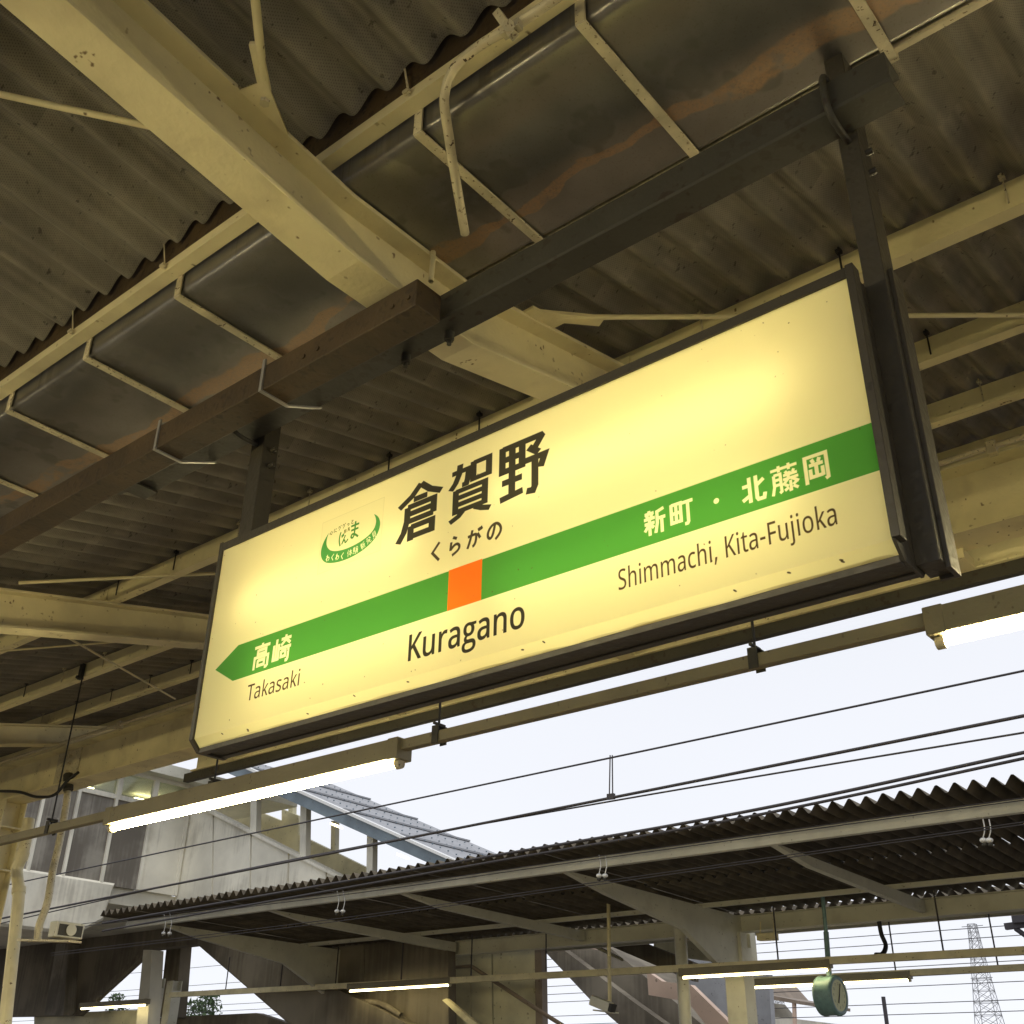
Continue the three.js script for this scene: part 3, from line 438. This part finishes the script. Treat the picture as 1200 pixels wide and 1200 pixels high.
/* ---------- the opposite platform ---------- */
const far = thing('opposite_canopy', 'dark canopy with saw-toothed corrugated roof edge on the opposite platform', 'canopy', V(-8.3, -EYE, 15));
const FXL = at(118, 1068, 10.3).x, FXR = 5;
{
  const P = 0.172, A = 0.042, trap = (q) => { const t = 4 * Math.abs(q - Math.floor(q + 0.5)) - 1; return A * Math.max(-1, Math.min(1, 1.35 * t)); }, w = P * 6, b = base.get(far);
  const lay = (D0, D1, h0, h1, xl) => { const g = corrugated(w + 0.01, D0, D1, h0, h1, P, trap, 96, 1); const n = g.toNonIndexed(); n.computeVertexNormals(); n.translate(-b.x, -b.y, -b.z); for (let x = xl, i = 0; x < FXR; x += w, i++) { const m = new THREE.Mesh(n, M.roofDark); m.name = 'roof_sheet'; m.position.set(x, (i % 2) * 0.006 + rnd() * 0.004, 0); m.castShadow = m.receiveShadow = true; far.add(m); } };
  lay(10.3, 12.75, 2.545, 2.5, FXL); lay(12.6, 15.05, 2.47, 2.41, FXL); lay(15.5, 19.7, 2.45, 2.8, FXL);
  part('eave_beam', exX([[10.68, 2.335], [10.76, 2.335], [10.76, 2.345], [10.69, 2.345], [10.69, 2.44], [10.76, 2.44], [10.76, 2.45], [10.68, 2.45]], FXL + 0.2, FXR), M.greyPaint, far);
  for (const D of [13.9, 16.4, 18]) part('purlin', bx(FXL + 0.2, FXR, 2.31 + (D > 15 ? (D - 15) * 0.05 : 0), 2.37 + (D > 15 ? (D - 15) * 0.05 : 0), D, D + 0.06), M.greyPaint, far);
  for (const x of [-16.3, -13.55, -10.8, -8.05, -5.3, -2.55, 0.2, 2.95]) { const big = x === -8.05 || x === -16.3 || x === 0.2; part('rafter', exX(big ? [[10.78, 2.36], [10.78, 2.34], [11.6, 2.2], [13.4, 1.98], [14.4, 1.55], [15.4, 1.55], [15.4, 2.32]] : [[10.78, 2.36], [10.78, 2.34], [11.6, 2.24], [14.9, 2.15], [14.9, 2.3]], x - 0.04, x + 0.04), M.greyPaint, far); }
  part('girder', exX(hsec(14.9, 15.1, 2.1, 2.33, 0.012, 0.006), FXL - 2, FXR), M.greyPaint, far);
  const col = (px, py, D, w) => { const c = at(px, py, D); part('column', [bx(c.x - w / 2, c.x + w / 2, -EYE, 2.1, D - w / 2, D - w / 2 + 0.02), bx(c.x - w / 2, c.x + w / 2, -EYE, 2.1, D + w / 2 - 0.02, D + w / 2), bx(c.x - 0.01, c.x + 0.01, -EYE, 2.1, D - w / 2 + 0.02, D + w / 2 - 0.02), bx(c.x + w / 2 - 0.012, c.x + w / 2, -EYE, 1.9, D - w / 2 + 0.02, D + w / 2 - 0.02)], M.greyPaint, far); };
  col(867, 1150, 15, 0.3); col(523, 1150, 15, 0.16); col(183, 1170, 14.8, 0.2); col(205, 1150, 15.4, 0.24);
  const p = at(800, 1130, 14.7); part('rain_pipe', [rod(new THREE.Vector3(p.x, 0, p.z), at(796, 1076, 14.7), 0.09, 12), tube([at(796, 1080, 14.7), at(797, 1072, 14.7), at(812, 1066, 14.8), at(835, 1060, 14.9)], 0.07, 20)], M.greyPaint, far);
  part('bracket_pipe', [tube([at(770, 1062, 14.5), at(776, 1058, 14.5), at(790, 1070, 14.5), at(808, 1068, 14.5)], 0.03, 24)], M.black, far);
  for (const [x, y, D] of [[1155, 968, 10.5], [705, 1010, 10.5], [398, 1052, 10.5], [195, 1078, 10.5]]) for (const s of [-3, 4]) {
    const a = at(x + s, y - 8, D), m = at(x + s + 2, y + 4, D), e = at(x + s, y + 14, D);
    part('insulator_hanger', tube([a, m, e], 0.006, 12, 5), M.porcelain, far); part('insulator', new THREE.SphereGeometry(0.035, 10, 8).scale(1, 0.7, 1).translate(e.x, e.y - 0.02, e.z), M.porcelain, far); part('insulator', new THREE.SphereGeometry(0.026, 8, 6).scale(1, 0.7, 1).translate(e.x, e.y - 0.06, e.z), M.darkSteel, far);
  }
}
for (const [i, dy] of [[0, 0], [1, 3], [2, 30], [3, 33]]) one('signal_wire', tube([at(60, 1087 + dy, 10.45), at(400, 1046 + dy, 10.45), at(705, 1003 + dy, 10.45), at(1155, 941 + dy * 0.95, 10.45), at(1280, 924 + dy * 0.95, 10.45)], 0.0055, 60, 5), M.wire, ['upper of two thin wires strung along the far eave beam top', 'lower of two thin wires strung along the far eave beam top', 'upper of two thin wires hung from white insulators below the eave beam', 'lower of two thin wires hung from white insulators below the eave beam'][i], 'overhead wire', i < 2 ? 'wires above the eave beam' : 'wires on the insulators');
const fr1 = thing('lighting_rail', 'pale lighting rail with rods under the opposite canopy roof', 'rail', at(700, 1134, 14.2));
{
  part('bar', bar(at(200, 1166, 14.2), at(1230, 1112.5, 14.2), 0.09, 0.09), M.cream, fr1);
  for (const [x, y] of [[264, 1162], [328, 1158], [393, 1154], [470, 1148], [552, 1143], [640, 1138], [912, 1125], [1106, 1117]]) { const a = at(x, y, 14.2); part('hanger_rod', rod(a, a.clone().setY(EYE + 2.3), 0.012, 5), M.wire, fr1); }
}
const fr2 = thing('lighting_rail', 'second pale lighting rail behind the green clock', 'rail', at(1000, 1140, 16.2));
part('bar', bar(at(880, 1149, 16.2), at(1230, 1132, 16.2), 0.08, 0.08), M.cream, fr2);
for (const [x, y] of [[1050, 1140], [1170, 1134]]) { const a = at(x, y, 16.2); part('hanger_rod', rod(a, a.clone().setY(EYE + 2.3), 0.012, 5), M.wire, fr2); }
const gB = 'tube lights under the opposite canopy';
for (const [x0, y0, x1, y1, D, lab] of [[410, 1161, 527, 1155, 14.2, 'lit tube light before the stained concrete stair wall'], [800, 1145, 972, 1137, 14.2, 'lit tube light between the far column and the clock'], [883, 1157, 1066, 1149, 16.2, 'lit tube light passing behind the green clock'], [95, 1183, 172, 1177, 14.2, 'lit tube light under the dark stair by the sky gap']]) { const a = at(x0, y0, D), b = at(x1, y1, D); fixture(Math.abs(b.x - a.x), lab, gB, a.clone().add(b).multiplyScalar(0.5), FARTUBE, M.tubeFar); }

const ck = thing('platform_clock', 'round green two-sided clock hanging on a pole from the far canopy', 'clock', at(973, 1167, 14.4));
{
  const c = at(973, 1167, 14.4), R = 0.235, T = 0.24, rot = new THREE.Matrix4().makeRotationY(-0.06), put = (g) => { g.applyMatrix4(rot); return g.translate(c.x, c.y, c.z); };
  part('drum', put(new THREE.LatheGeometry([[0, -T / 2], [R * 0.8, -T / 2], [R * 0.84, -T / 2 - 0.012], [R, -T / 2 - 0.008], [R + 0.01, -T / 2 + 0.03], [R, -T / 2 + 0.06], [R, T / 2 - 0.06], [R + 0.01, T / 2 - 0.03], [R, T / 2 + 0.008], [R * 0.84, T / 2 + 0.012], [R * 0.8, T / 2], [0, T / 2]].map(([x, y]) => new THREE.Vector2(x, y)), 40).rotateZ(-Math.PI / 2)), M.clockGreen, ck);
  const cv = document.createElement('canvas'); cv.width = cv.height = 256; const k = cv.getContext('2d'); k.fillStyle = '#d8d9a6'; k.fillRect(0, 0, 256, 256); k.fillStyle = '#4c5a3c'; k.textAlign = 'center'; k.textBaseline = 'middle'; k.font = '30px sans-serif';
  for (let i = 1; i <= 12; i++) { const a = (i / 12) * 2 * Math.PI; k.fillText(String(i), 128 + 96 * Math.sin(a), 128 - 96 * Math.cos(a)); }
  const t = new THREE.CanvasTexture(cv); t.colorSpace = THREE.SRGBColorSpace;
  const dial = new THREE.CircleGeometry(R * 0.8, 40); dial.rotateY(Math.PI / 2).translate(T / 2 + 0.004, 0, 0);
  const dm = new THREE.Mesh(dial, std({ map: t, roughness: 0.5 })); dm.name = 'dial'; dm.rotation.y = -0.06; dm.receiveShadow = true; ck.add(dm);
  const hand = (len, ang, w) => put(new THREE.BoxGeometry(0.005, len, w).translate(0, len / 2 - 0.02, 0).rotateX(ang).translate(T / 2 + 0.01, 0, 0));
  part('hand', hand(0.17, -0.35, 0.012), M.black, ck); part('hand', hand(0.12, 2.75, 0.016), M.black, ck);
  part('pole', [rod(at(972, 1147, 14.4), at(968, 1092, 14.4), 0.035, 10), rod(at(968, 1092, 14.4), at(963, 1040, 14.4), 0.026, 10)], M.clockGreen, ck);
  part('pole_flange', bar(at(948, 1036, 14.4), at(976, 1034, 14.4), 0.16, 0.06), M.greyPaint, ck);
}
const cctv = thing('surveillance_camera', 'pale box camera at the foot of a thin pole on the far platform', 'camera', at(706, 1178, 13.6));
part('pole', rod(at(713, 1058, 13.6), at(714.5, 1174, 13.6), 0.028, 10), M.cream, cctv);
part('mount', [bar(at(698, 1184, 13.6), at(722, 1187, 13.6), 0.14, 0.02), rod(at(714, 1174, 13.6), at(714, 1186, 13.6), 0.04)], M.greyPaint, cctv);
part('body', bar(at(694, 1172, 13.5), at(716, 1181, 13.5), 0.14, 0.13, undefined, 0.015), M.greyPaint, cctv);
part('lens_hood', bar(at(715, 1180, 13.5), at(719, 1182, 13.5), 0.12, 0.1), M.black, cctv);
one('cable_loop', tube([at(1030, 1080, 14.6), at(1033, 1095, 14.6), at(1038, 1108, 14.6), at(1034, 1118, 14.5), at(1026, 1119, 14.4)], 0.03, 30), M.black, 'black cables dropping from the far girder to the rail', 'cable');
one('hanging_box', [bar(at(889, 1098.5, 14.5), at(910, 1097.5, 14.5), 0.12, 0.09), rod(at(891, 1097, 14.5), at(891, 1080, 14.5), 0.01), rod(at(907, 1096, 14.5), at(907, 1080, 14.5), 0.01)], M.cream, 'small cream box on two wires under the far girder', 'box');

/* ---------- footbridge, stairs ---------- */
const XB = -19.7, atX = (px, py, x) => { const r = ray(px, py); r.multiplyScalar(x / r.x); r.y += EYE; return r; };
const br = thing('footbridge', 'stained grey panelled footbridge with windows high above the far tracks', 'footbridge', new THREE.Vector3(XB - 6, 3, -10));
{
  const hs = atX(142, 938, XB).y, ht = atX(142, 901, XB).y, hb = atX(213, 1051, XB).y, ds = [70, 36, 78, 124, 168, 212].map((x, i) => -(i ? atX(x, 1000, XB) : atX(-60, 1000, XB)).z);
  for (let i = 0; i < 5; i++) { part('wall_panel', bx(XB - 0.1, XB, hb - EYE, hs - EYE, ds[i] + 0.015, ds[i + 1] - 0.015), i < 4 ? M.panelDirty : M.panel, br); part('batten', bx(XB - 0.05, XB + 0.05, hb - EYE, ht - EYE, ds[i + 1] - 0.03, ds[i + 1] + 0.03), M.panel, br);
    const w = part('window', [bx(XB - 0.06, XB + 0.04, hs - EYE, hs - EYE + 0.09, ds[i] + 0.03, ds[i + 1] - 0.03), bx(XB - 0.06, XB + 0.04, ht - EYE - 0.07, ht - EYE, ds[i] + 0.03, ds[i + 1] - 0.03), bx(XB - 0.06, XB + 0.04, hs - EYE + 0.09, ht - EYE - 0.07, ds[i] + 0.03, ds[i] + 0.08)], M.panel, br); part('pane', bx(XB - 0.03, XB - 0.02, hs - EYE + 0.09, ht - EYE - 0.07, ds[i] + 0.03, ds[i + 1] - 0.03), M.pane, w); }
  part('roof', [bx(XB - 12, XB + 0.35, ht - EYE, ht - EYE + 0.22, ds[0], ds[5] + 2.6)], M.greyPaint, br);  // roof, back wall and floors widened out of view to shade the stair block
  part('unseen_back_wall', bx(XB - 12, XB - 11.85, hb - EYE, hs - EYE + 0.3, ds[0], ds[5] + 2.5), M.olive, br);
  part('widened_deck', exX([[ds[0], hb - EYE - 0.9], [11.2, hb - EYE - 0.9], [11.7, hb - EYE - 0.6], [11.8, hb - EYE], [ds[0], hb - EYE]], XB - 12, XB + 0.02, 0.05), M.panel, br);
  part('widened_floor', bx(XB - 12, XB - 0.1, hb - EYE - 0.3, hb - EYE, 11.86, ds[5] + 4), M.panel, br);
  for (let i = 0; i < 3; i++) part('ceiling_lamp', bx(XB - 1.6, XB - 1.5, ht - EYE - 0.14, ht - EYE - 0.09, 8.5 + i * 2.2, 9.7 + i * 2.2), M.tubeFar, br);
}
const DS = 13.3, st = thing('stair_enclosure', 'pale panelled stairway with sloping grey metal roof behind the far canopy', 'stairway', at(400, 1190, 14.5));
{
  const L = (a, b, t) => [a[0] + (b[0] - a[0]) * t, a[1] + (b[1] - a[1]) * t], s0 = [206, 929], s1 = [427, 1041];
  for (let i = 0; i < 5; i++) { const a = L(s0, s1, i / 5 + 0.004), b = L(s0, s1, (i + 1) / 5 - 0.004); part('wall_panel', pxPoly([a, b, [b[0] - 2, Math.max(b[1], 1078 - (b[0] - 206) * 0.155) + 3], [a[0] - 2, 1078 - (a[0] - 206) * 0.155 + 3]], DS, 0.12), M.panel, st); }
  part('sill', pxPoly([s0, s1, [s1[0], s1[1] + 4], [s0[0], s0[1] + 4]], DS - 0.06, 0.24), M.panel, st);
  part('far_wall', pxPoly([[240, 925], [330, 962], [330, 948], [350, 956], [350, 978], [436, 1020], [436, 1048], [240, 975]], 16, 0.12), M.olive, st);
  const f0 = [236, 878], f1 = [540, 1014];
  part('fascia', pxPoly([f0, f1, [f1[0] - 14, f1[1] + 8], [f0[0], f0[1] + 14]], 12.9, 0.08), M.blueFascia, st);
  part('gutter_edge', pxPoly([[f0[0], f0[1] - 3.5], [f1[0], f1[1] - 3.5], f1, f0], 12.86, 0.14), M.porcelain, st);
  const A = at(f0[0], f0[1] - 2, 12.9), C = at(f1[0], f1[1] - 2, 12.9);
  const roof = part('roof', exZ([[A.x, A.y], [C.x, C.y], [C.x, C.y - 0.1], [A.x, A.y - 0.1]], 13.0, 16.4), M.metalRoof, st);
  for (let k = 1; k < 5; k++) { const p = A.clone().lerp(C, k / 5), q = p.clone(); part('roof_seam', bar(p.clone().setZ(-13).add(new THREE.Vector3(0, 0.02, 0)), q.setZ(-16.4).add(new THREE.Vector3(0, 0.02, 0)), 0.05, 0.03), M.metalRoof, roof); }
  const studs = []; for (let r = 0; r < 4; r++) for (let k = 0; k < 40; k++) { const p = A.clone().lerp(C, (k + 0.5) / 40); studs.push(new THREE.BoxGeometry(0.022, 0.02, 0.02).translate(p.x, p.y + 0.03, -13.5 - r * 0.75)); }
  part('roof_studs', studs, M.blueFascia, roof).userData.kind = 'stuff';
  for (const x of [297, 355, 433]) { const yS = 929 + (x - 206) * 0.506, yF = 892 + ((x - 236) / 304) * 130; part('post', pxPoly([[x - 4, yS], [x + 3, yS + 3], [x + 4, yF + 3], [x - 3, yF]], DS, 0.12), M.panel, st); }
  for (const x of [340, 390]) { const yS = 929 + (x - 206) * 0.506, yF = 896 + ((x - 236) / 304) * 130; part('post', pxPoly([[x - 3, yS], [x + 2, yS], [x + 3, yF], [x - 2, yF]], 16.05, 0.12), M.olive, st); }
  for (const [x, y] of [[392, 966], [470, 1002]]) part('ceiling_lamp', pxPoly([[x - 5, y - 2], [x + 5, y + 2], [x + 5, y + 4], [x - 5, y]], 14.6, 0.1), M.tubeFar, st);
}
const ls = thing('concrete_stair', 'stained concrete stair underside and wall below the far canopy', 'stair', at(400, 1195, 13.6));
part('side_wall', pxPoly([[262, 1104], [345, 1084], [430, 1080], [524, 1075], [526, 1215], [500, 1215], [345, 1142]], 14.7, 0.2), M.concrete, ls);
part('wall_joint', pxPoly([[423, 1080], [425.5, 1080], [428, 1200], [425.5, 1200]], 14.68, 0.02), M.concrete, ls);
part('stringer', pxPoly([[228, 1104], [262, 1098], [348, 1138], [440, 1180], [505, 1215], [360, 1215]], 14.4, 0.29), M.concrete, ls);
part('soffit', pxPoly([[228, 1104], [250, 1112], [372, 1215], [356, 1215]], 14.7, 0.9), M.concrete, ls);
part('kerb', [tube([at(386, 1162, 14.5), at(398, 1172, 14.5), at(445, 1176, 14.5), at(470, 1190, 14.5)], 0.05, 24)], M.concrete, ls);
const ws = thing('stair_wall', 'cream panelled stair side wall with handrail behind the far posts', 'wall', at(575, 1195, 15.8));
part('panel', pxPoly([[527, 1072], [550, 1074], [551, 1215], [528, 1215]], 15.8, 0.12), M.olive, ws); part('panel', pxPoly([[552, 1074], [575, 1076], [577, 1215], [553, 1215]], 15.8, 0.12), M.olive, ws); part('panel', pxPoly([[577, 1076], [629, 1104], [631, 1215], [579, 1215]], 15.8, 0.12), M.olive, ws);
part('coping', pxPoly([[570, 1073], [629, 1103], [629, 1107], [570, 1077]], 15.75, 0.22), M.pink, ws);
part('handrail', [rod(at(526, 1134, 15.5), at(552, 1132, 15.5), 0.03), rod(at(552, 1132, 15.5), at(628, 1182, 15.5), 0.035), rod(at(628, 1182, 15.5), at(660, 1202, 15.5), 0.035)], M.brownSoffit, ws);
part('edge_post', pxPoly([[626, 1078], [634, 1080], [636, 1215], [628, 1215]], 15.7, 0.15), M.brownSoffit, ws);
part('lower_rail', [pxPoly([[518, 1172], [523, 1170], [562, 1202], [552, 1204]], 14.4, 0.08)], M.cream, ws);

const lb = thing('stair_block', 'dark sloping stair underside and concrete piers left of the sky gap', 'stair', at(60, 1195, 14.6));
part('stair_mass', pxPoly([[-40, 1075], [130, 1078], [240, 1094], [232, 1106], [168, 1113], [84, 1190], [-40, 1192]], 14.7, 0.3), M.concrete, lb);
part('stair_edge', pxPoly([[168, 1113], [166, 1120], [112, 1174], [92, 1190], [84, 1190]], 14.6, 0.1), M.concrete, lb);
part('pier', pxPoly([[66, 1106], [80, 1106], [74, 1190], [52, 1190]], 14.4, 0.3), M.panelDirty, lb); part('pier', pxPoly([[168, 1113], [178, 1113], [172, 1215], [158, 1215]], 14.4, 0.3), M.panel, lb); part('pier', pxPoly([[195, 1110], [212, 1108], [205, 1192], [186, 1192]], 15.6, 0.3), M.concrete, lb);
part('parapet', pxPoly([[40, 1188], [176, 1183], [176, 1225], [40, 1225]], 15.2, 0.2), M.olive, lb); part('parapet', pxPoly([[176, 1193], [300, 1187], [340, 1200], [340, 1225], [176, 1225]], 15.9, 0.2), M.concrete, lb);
const fs = thing('exit_stair', 'brown ribbed underside of a pink walled stair beyond the far platform', 'stair', at(720, 1195, 24));
for (const i of [0, 1, 2]) { const dx = i * 34; part('stringer', pxPoly([[628 + dx, 1104 - i * 2], [648 + dx, 1104 - i * 2], [745 + dx, 1176 + i * 6], [800 + dx, 1215], [742 + dx, 1215], [692 + dx, 1172]], 23 + i * 0.9, 0.3), M.concrete, fs); }  // concrete tone stands for the brown steel and part of the underside shade
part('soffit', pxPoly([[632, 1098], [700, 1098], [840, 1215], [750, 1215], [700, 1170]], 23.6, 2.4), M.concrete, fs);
part('parapet', pxPoly([[570, 1074], [640, 1090], [694, 1108], [700, 1113], [640, 1103], [575, 1086]], 22.6, 0.2), M.pink, fs);
part('parapet', pxPoly([[758, 1138], [776, 1150], [809, 1154], [852, 1196], [870, 1225], [846, 1225], [806, 1174], [760, 1166]], 22.6, 0.2), M.pink, fs);
part('panel_wall', pxPoly([[764, 1120], [900, 1130], [905, 1215], [858, 1215], [815, 1158], [780, 1150]], 25.5, 0.2), M.metalRoof, fs);
const gr = thing('stair_roof', 'dark stair roof with sloping grey sheets under the far girder', 'roof', at(740, 1080, 19));
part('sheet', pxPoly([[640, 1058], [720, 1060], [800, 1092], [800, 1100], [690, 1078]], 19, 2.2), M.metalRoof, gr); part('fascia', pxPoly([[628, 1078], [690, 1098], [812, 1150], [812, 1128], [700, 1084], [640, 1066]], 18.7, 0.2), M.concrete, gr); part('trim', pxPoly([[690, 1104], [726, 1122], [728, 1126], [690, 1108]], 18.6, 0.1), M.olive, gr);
part('inner_wall', pxPoly([[766, 1092], [860, 1110], [860, 1130], [766, 1118]], 20.5, 0.2), M.olive, gr);

/* ---------- far background ---------- */
function pylon(px, yTop, yLow, wTop, wLow, D, label) {
  const o = thing('transmission_tower', label, 'pylon', at(px, yLow, D).setY(-2.7), 'transmission towers'), a = at(px, yTop, D), b = at(px + 4, yLow, D), k = D / FOC * 1.5, w0 = wTop * k / 2, w1 = wLow * k / 2, H = a.y - b.y, g = [], r = w0 * 0.07, bot = -2.7;
  const W = (y) => w0 + (w1 - w0) * Math.pow((a.y - y) / H, 1.2), c = (y, i, j) => new THREE.Vector3(a.x + i * W(y), y, a.z + j * W(y));
  const ys = []; for (let y = a.y, s = H / 12; y > bot; y -= s, s *= 1.05) ys.push(y); ys.push(bot);
  for (let n = 0; n < ys.length - 1; n++) for (const [i, j, i2, j2] of [[-1, -1, 1, -1], [1, -1, 1, 1], [1, 1, -1, 1], [-1, 1, -1, -1]]) g.push(rod(c(ys[n], i, j), c(ys[n + 1], i, j), r * 1.5, 4), rod(c(ys[n], i, j), c(ys[n + 1], i2, j2), r, 4), rod(c(ys[n], i2, j2), c(ys[n + 1], i, j), r, 4), rod(c(ys[n], i, j), c(ys[n], i2, j2), r, 4));
  part('lattice', g, M.pylon, o);
  for (const t of [0.02, 0.3, 0.55]) { const y = a.y - H * t; part('cross_arm', [rod(new THREE.Vector3(a.x - w0 * 3, y, a.z), new THREE.Vector3(a.x + w0 * 3, y, a.z), r * 1.5, 4)], M.pylon, o); }
}
pylon(1139, 1083, 1200, 5, 15, 260, 'tall lattice transmission tower right of the clock');
pylon(912, 1160, 1200, 4, 8, 420, 'small distant twin-topped transmission tower left of the clock');
for (const y of [1052, 1087, 1099, 1128, 1140, 1152, 1173, 1186]) { const h = at(1150, y, 34).y - EYE; one('power_line', wireX(h, 34, 0.012, -90, 60), M.wire, 'thin power line crossing the pale sky beyond the far platform', 'power line', 'power lines beyond the platform'); }
one('utility_pole', rod(at(1035, 1168, 40), at(1041, 1215, 40).setY(-2.7).setX(at(1035, 1168, 40).x), 0.075, 8), M.wire, 'dark utility pole standing right of the clock', 'pole');
const ip = thing('line_support', 'grey insulator cluster on a catenary arm at the picture edge', 'catenary arm', at(1190, 1085, 24));
part('arm', [bar(at(1178, 1086, 24), at(1240, 1078, 24), 0.12, 0.12), bar(at(1188, 1076, 24), at(1240, 1074, 24), 0.3, 0.2), rod(at(1190, 1088, 24), at(1204, 1098, 24), 0.05)], M.wire, ip);
part('mast', rod(at(1225, 1060, 24), at(1225, 1060, 24).setY(-2.7), 0.18, 10), M.greyPaint, ip);
const hs = thing('house', 'small building with brown gable roof left of the clock', 'house', at(905, 1200, 55).setY(-2.7));
part('wall', pxPoly([[868, 1170], [884, 1190], [932, 1194], [934, 1260], [868, 1260]], 55, 5), M.panel, hs);
part('roof', [pxPoly([[862, 1142], [868, 1142], [886, 1163], [937, 1173], [937, 1177], [884, 1168]], 54.5, 6)], M.brownSoffit, hs);
part('post', [pxPoly([[883, 1168], [886, 1168], [887, 1200], [884, 1200]], 54.6, 0.2), pxPoly([[928, 1174], [931, 1174], [932, 1200], [929, 1200]], 54.6, 0.2)], M.pink, hs);
function tree(px, py, D, w, label) {
  const top = at(px, py, D), H = top.y + 2.7, o = thing('leafy_tree', label, 'tree', new THREE.Vector3(top.x, -2.7, top.z), 'trees beyond the tracks');
  const tr2 = [rod(new THREE.Vector3(top.x, -2.7, top.z), new THREE.Vector3(top.x + 0.1, top.y - H * 0.35, top.z), 0.12, 7)];
  for (let i = 0; i < 5; i++) { const y = -2.7 + H * (0.4 + 0.1 * i), a = rnd() * 6.3; tr2.push(rod(new THREE.Vector3(top.x, y, top.z), new THREE.Vector3(top.x + Math.cos(a) * w * 0.6, y + 0.8, top.z + Math.sin(a) * w * 0.6), 0.04, 5)); }
  part('trunk', tr2, M.bark, o);
  const pos = []; for (let i = 0; i < 1500; i++) { const t = rnd(), a = rnd() * 6.3, rr = w * Math.sqrt(rnd()) * (0.25 + 0.9 * Math.sin(Math.PI * Math.min(0.98, 0.12 + t * 0.86))) * (0.7 + 0.5 * vn(a * 2 + px, t * 7, 64, 301)), p = new THREE.Vector3(top.x + Math.cos(a) * rr, top.y - t * H * 0.62, top.z + Math.sin(a) * rr), s = 0.1 + rnd() * 0.14; for (let k = 0; k < 3; k++) pos.push(p.x + (rnd() - 0.5) * 2 * s, p.y + (rnd() - 0.5) * 2 * s, p.z + (rnd() - 0.5) * 2 * s); }
  const g = new THREE.BufferGeometry(); g.setAttribute('position', new THREE.Float32BufferAttribute(pos, 3)); g.computeVertexNormals(); part('crown', g, M.leaf, o);
}
tree(246, 1164, 42, 0.9, 'pointed green tree with small crown seen in the gap under the stair'); tree(231, 1173, 44, 0.8, 'low round green tree seen in the gap under the stair'); tree(206, 1170, 40, 0.8, 'green tree half hidden by the brown pier'); tree(138, 1165, 46, 0.9, 'dim green tree behind the lit tube under the dark stair');

renderer.render(scene, camera);
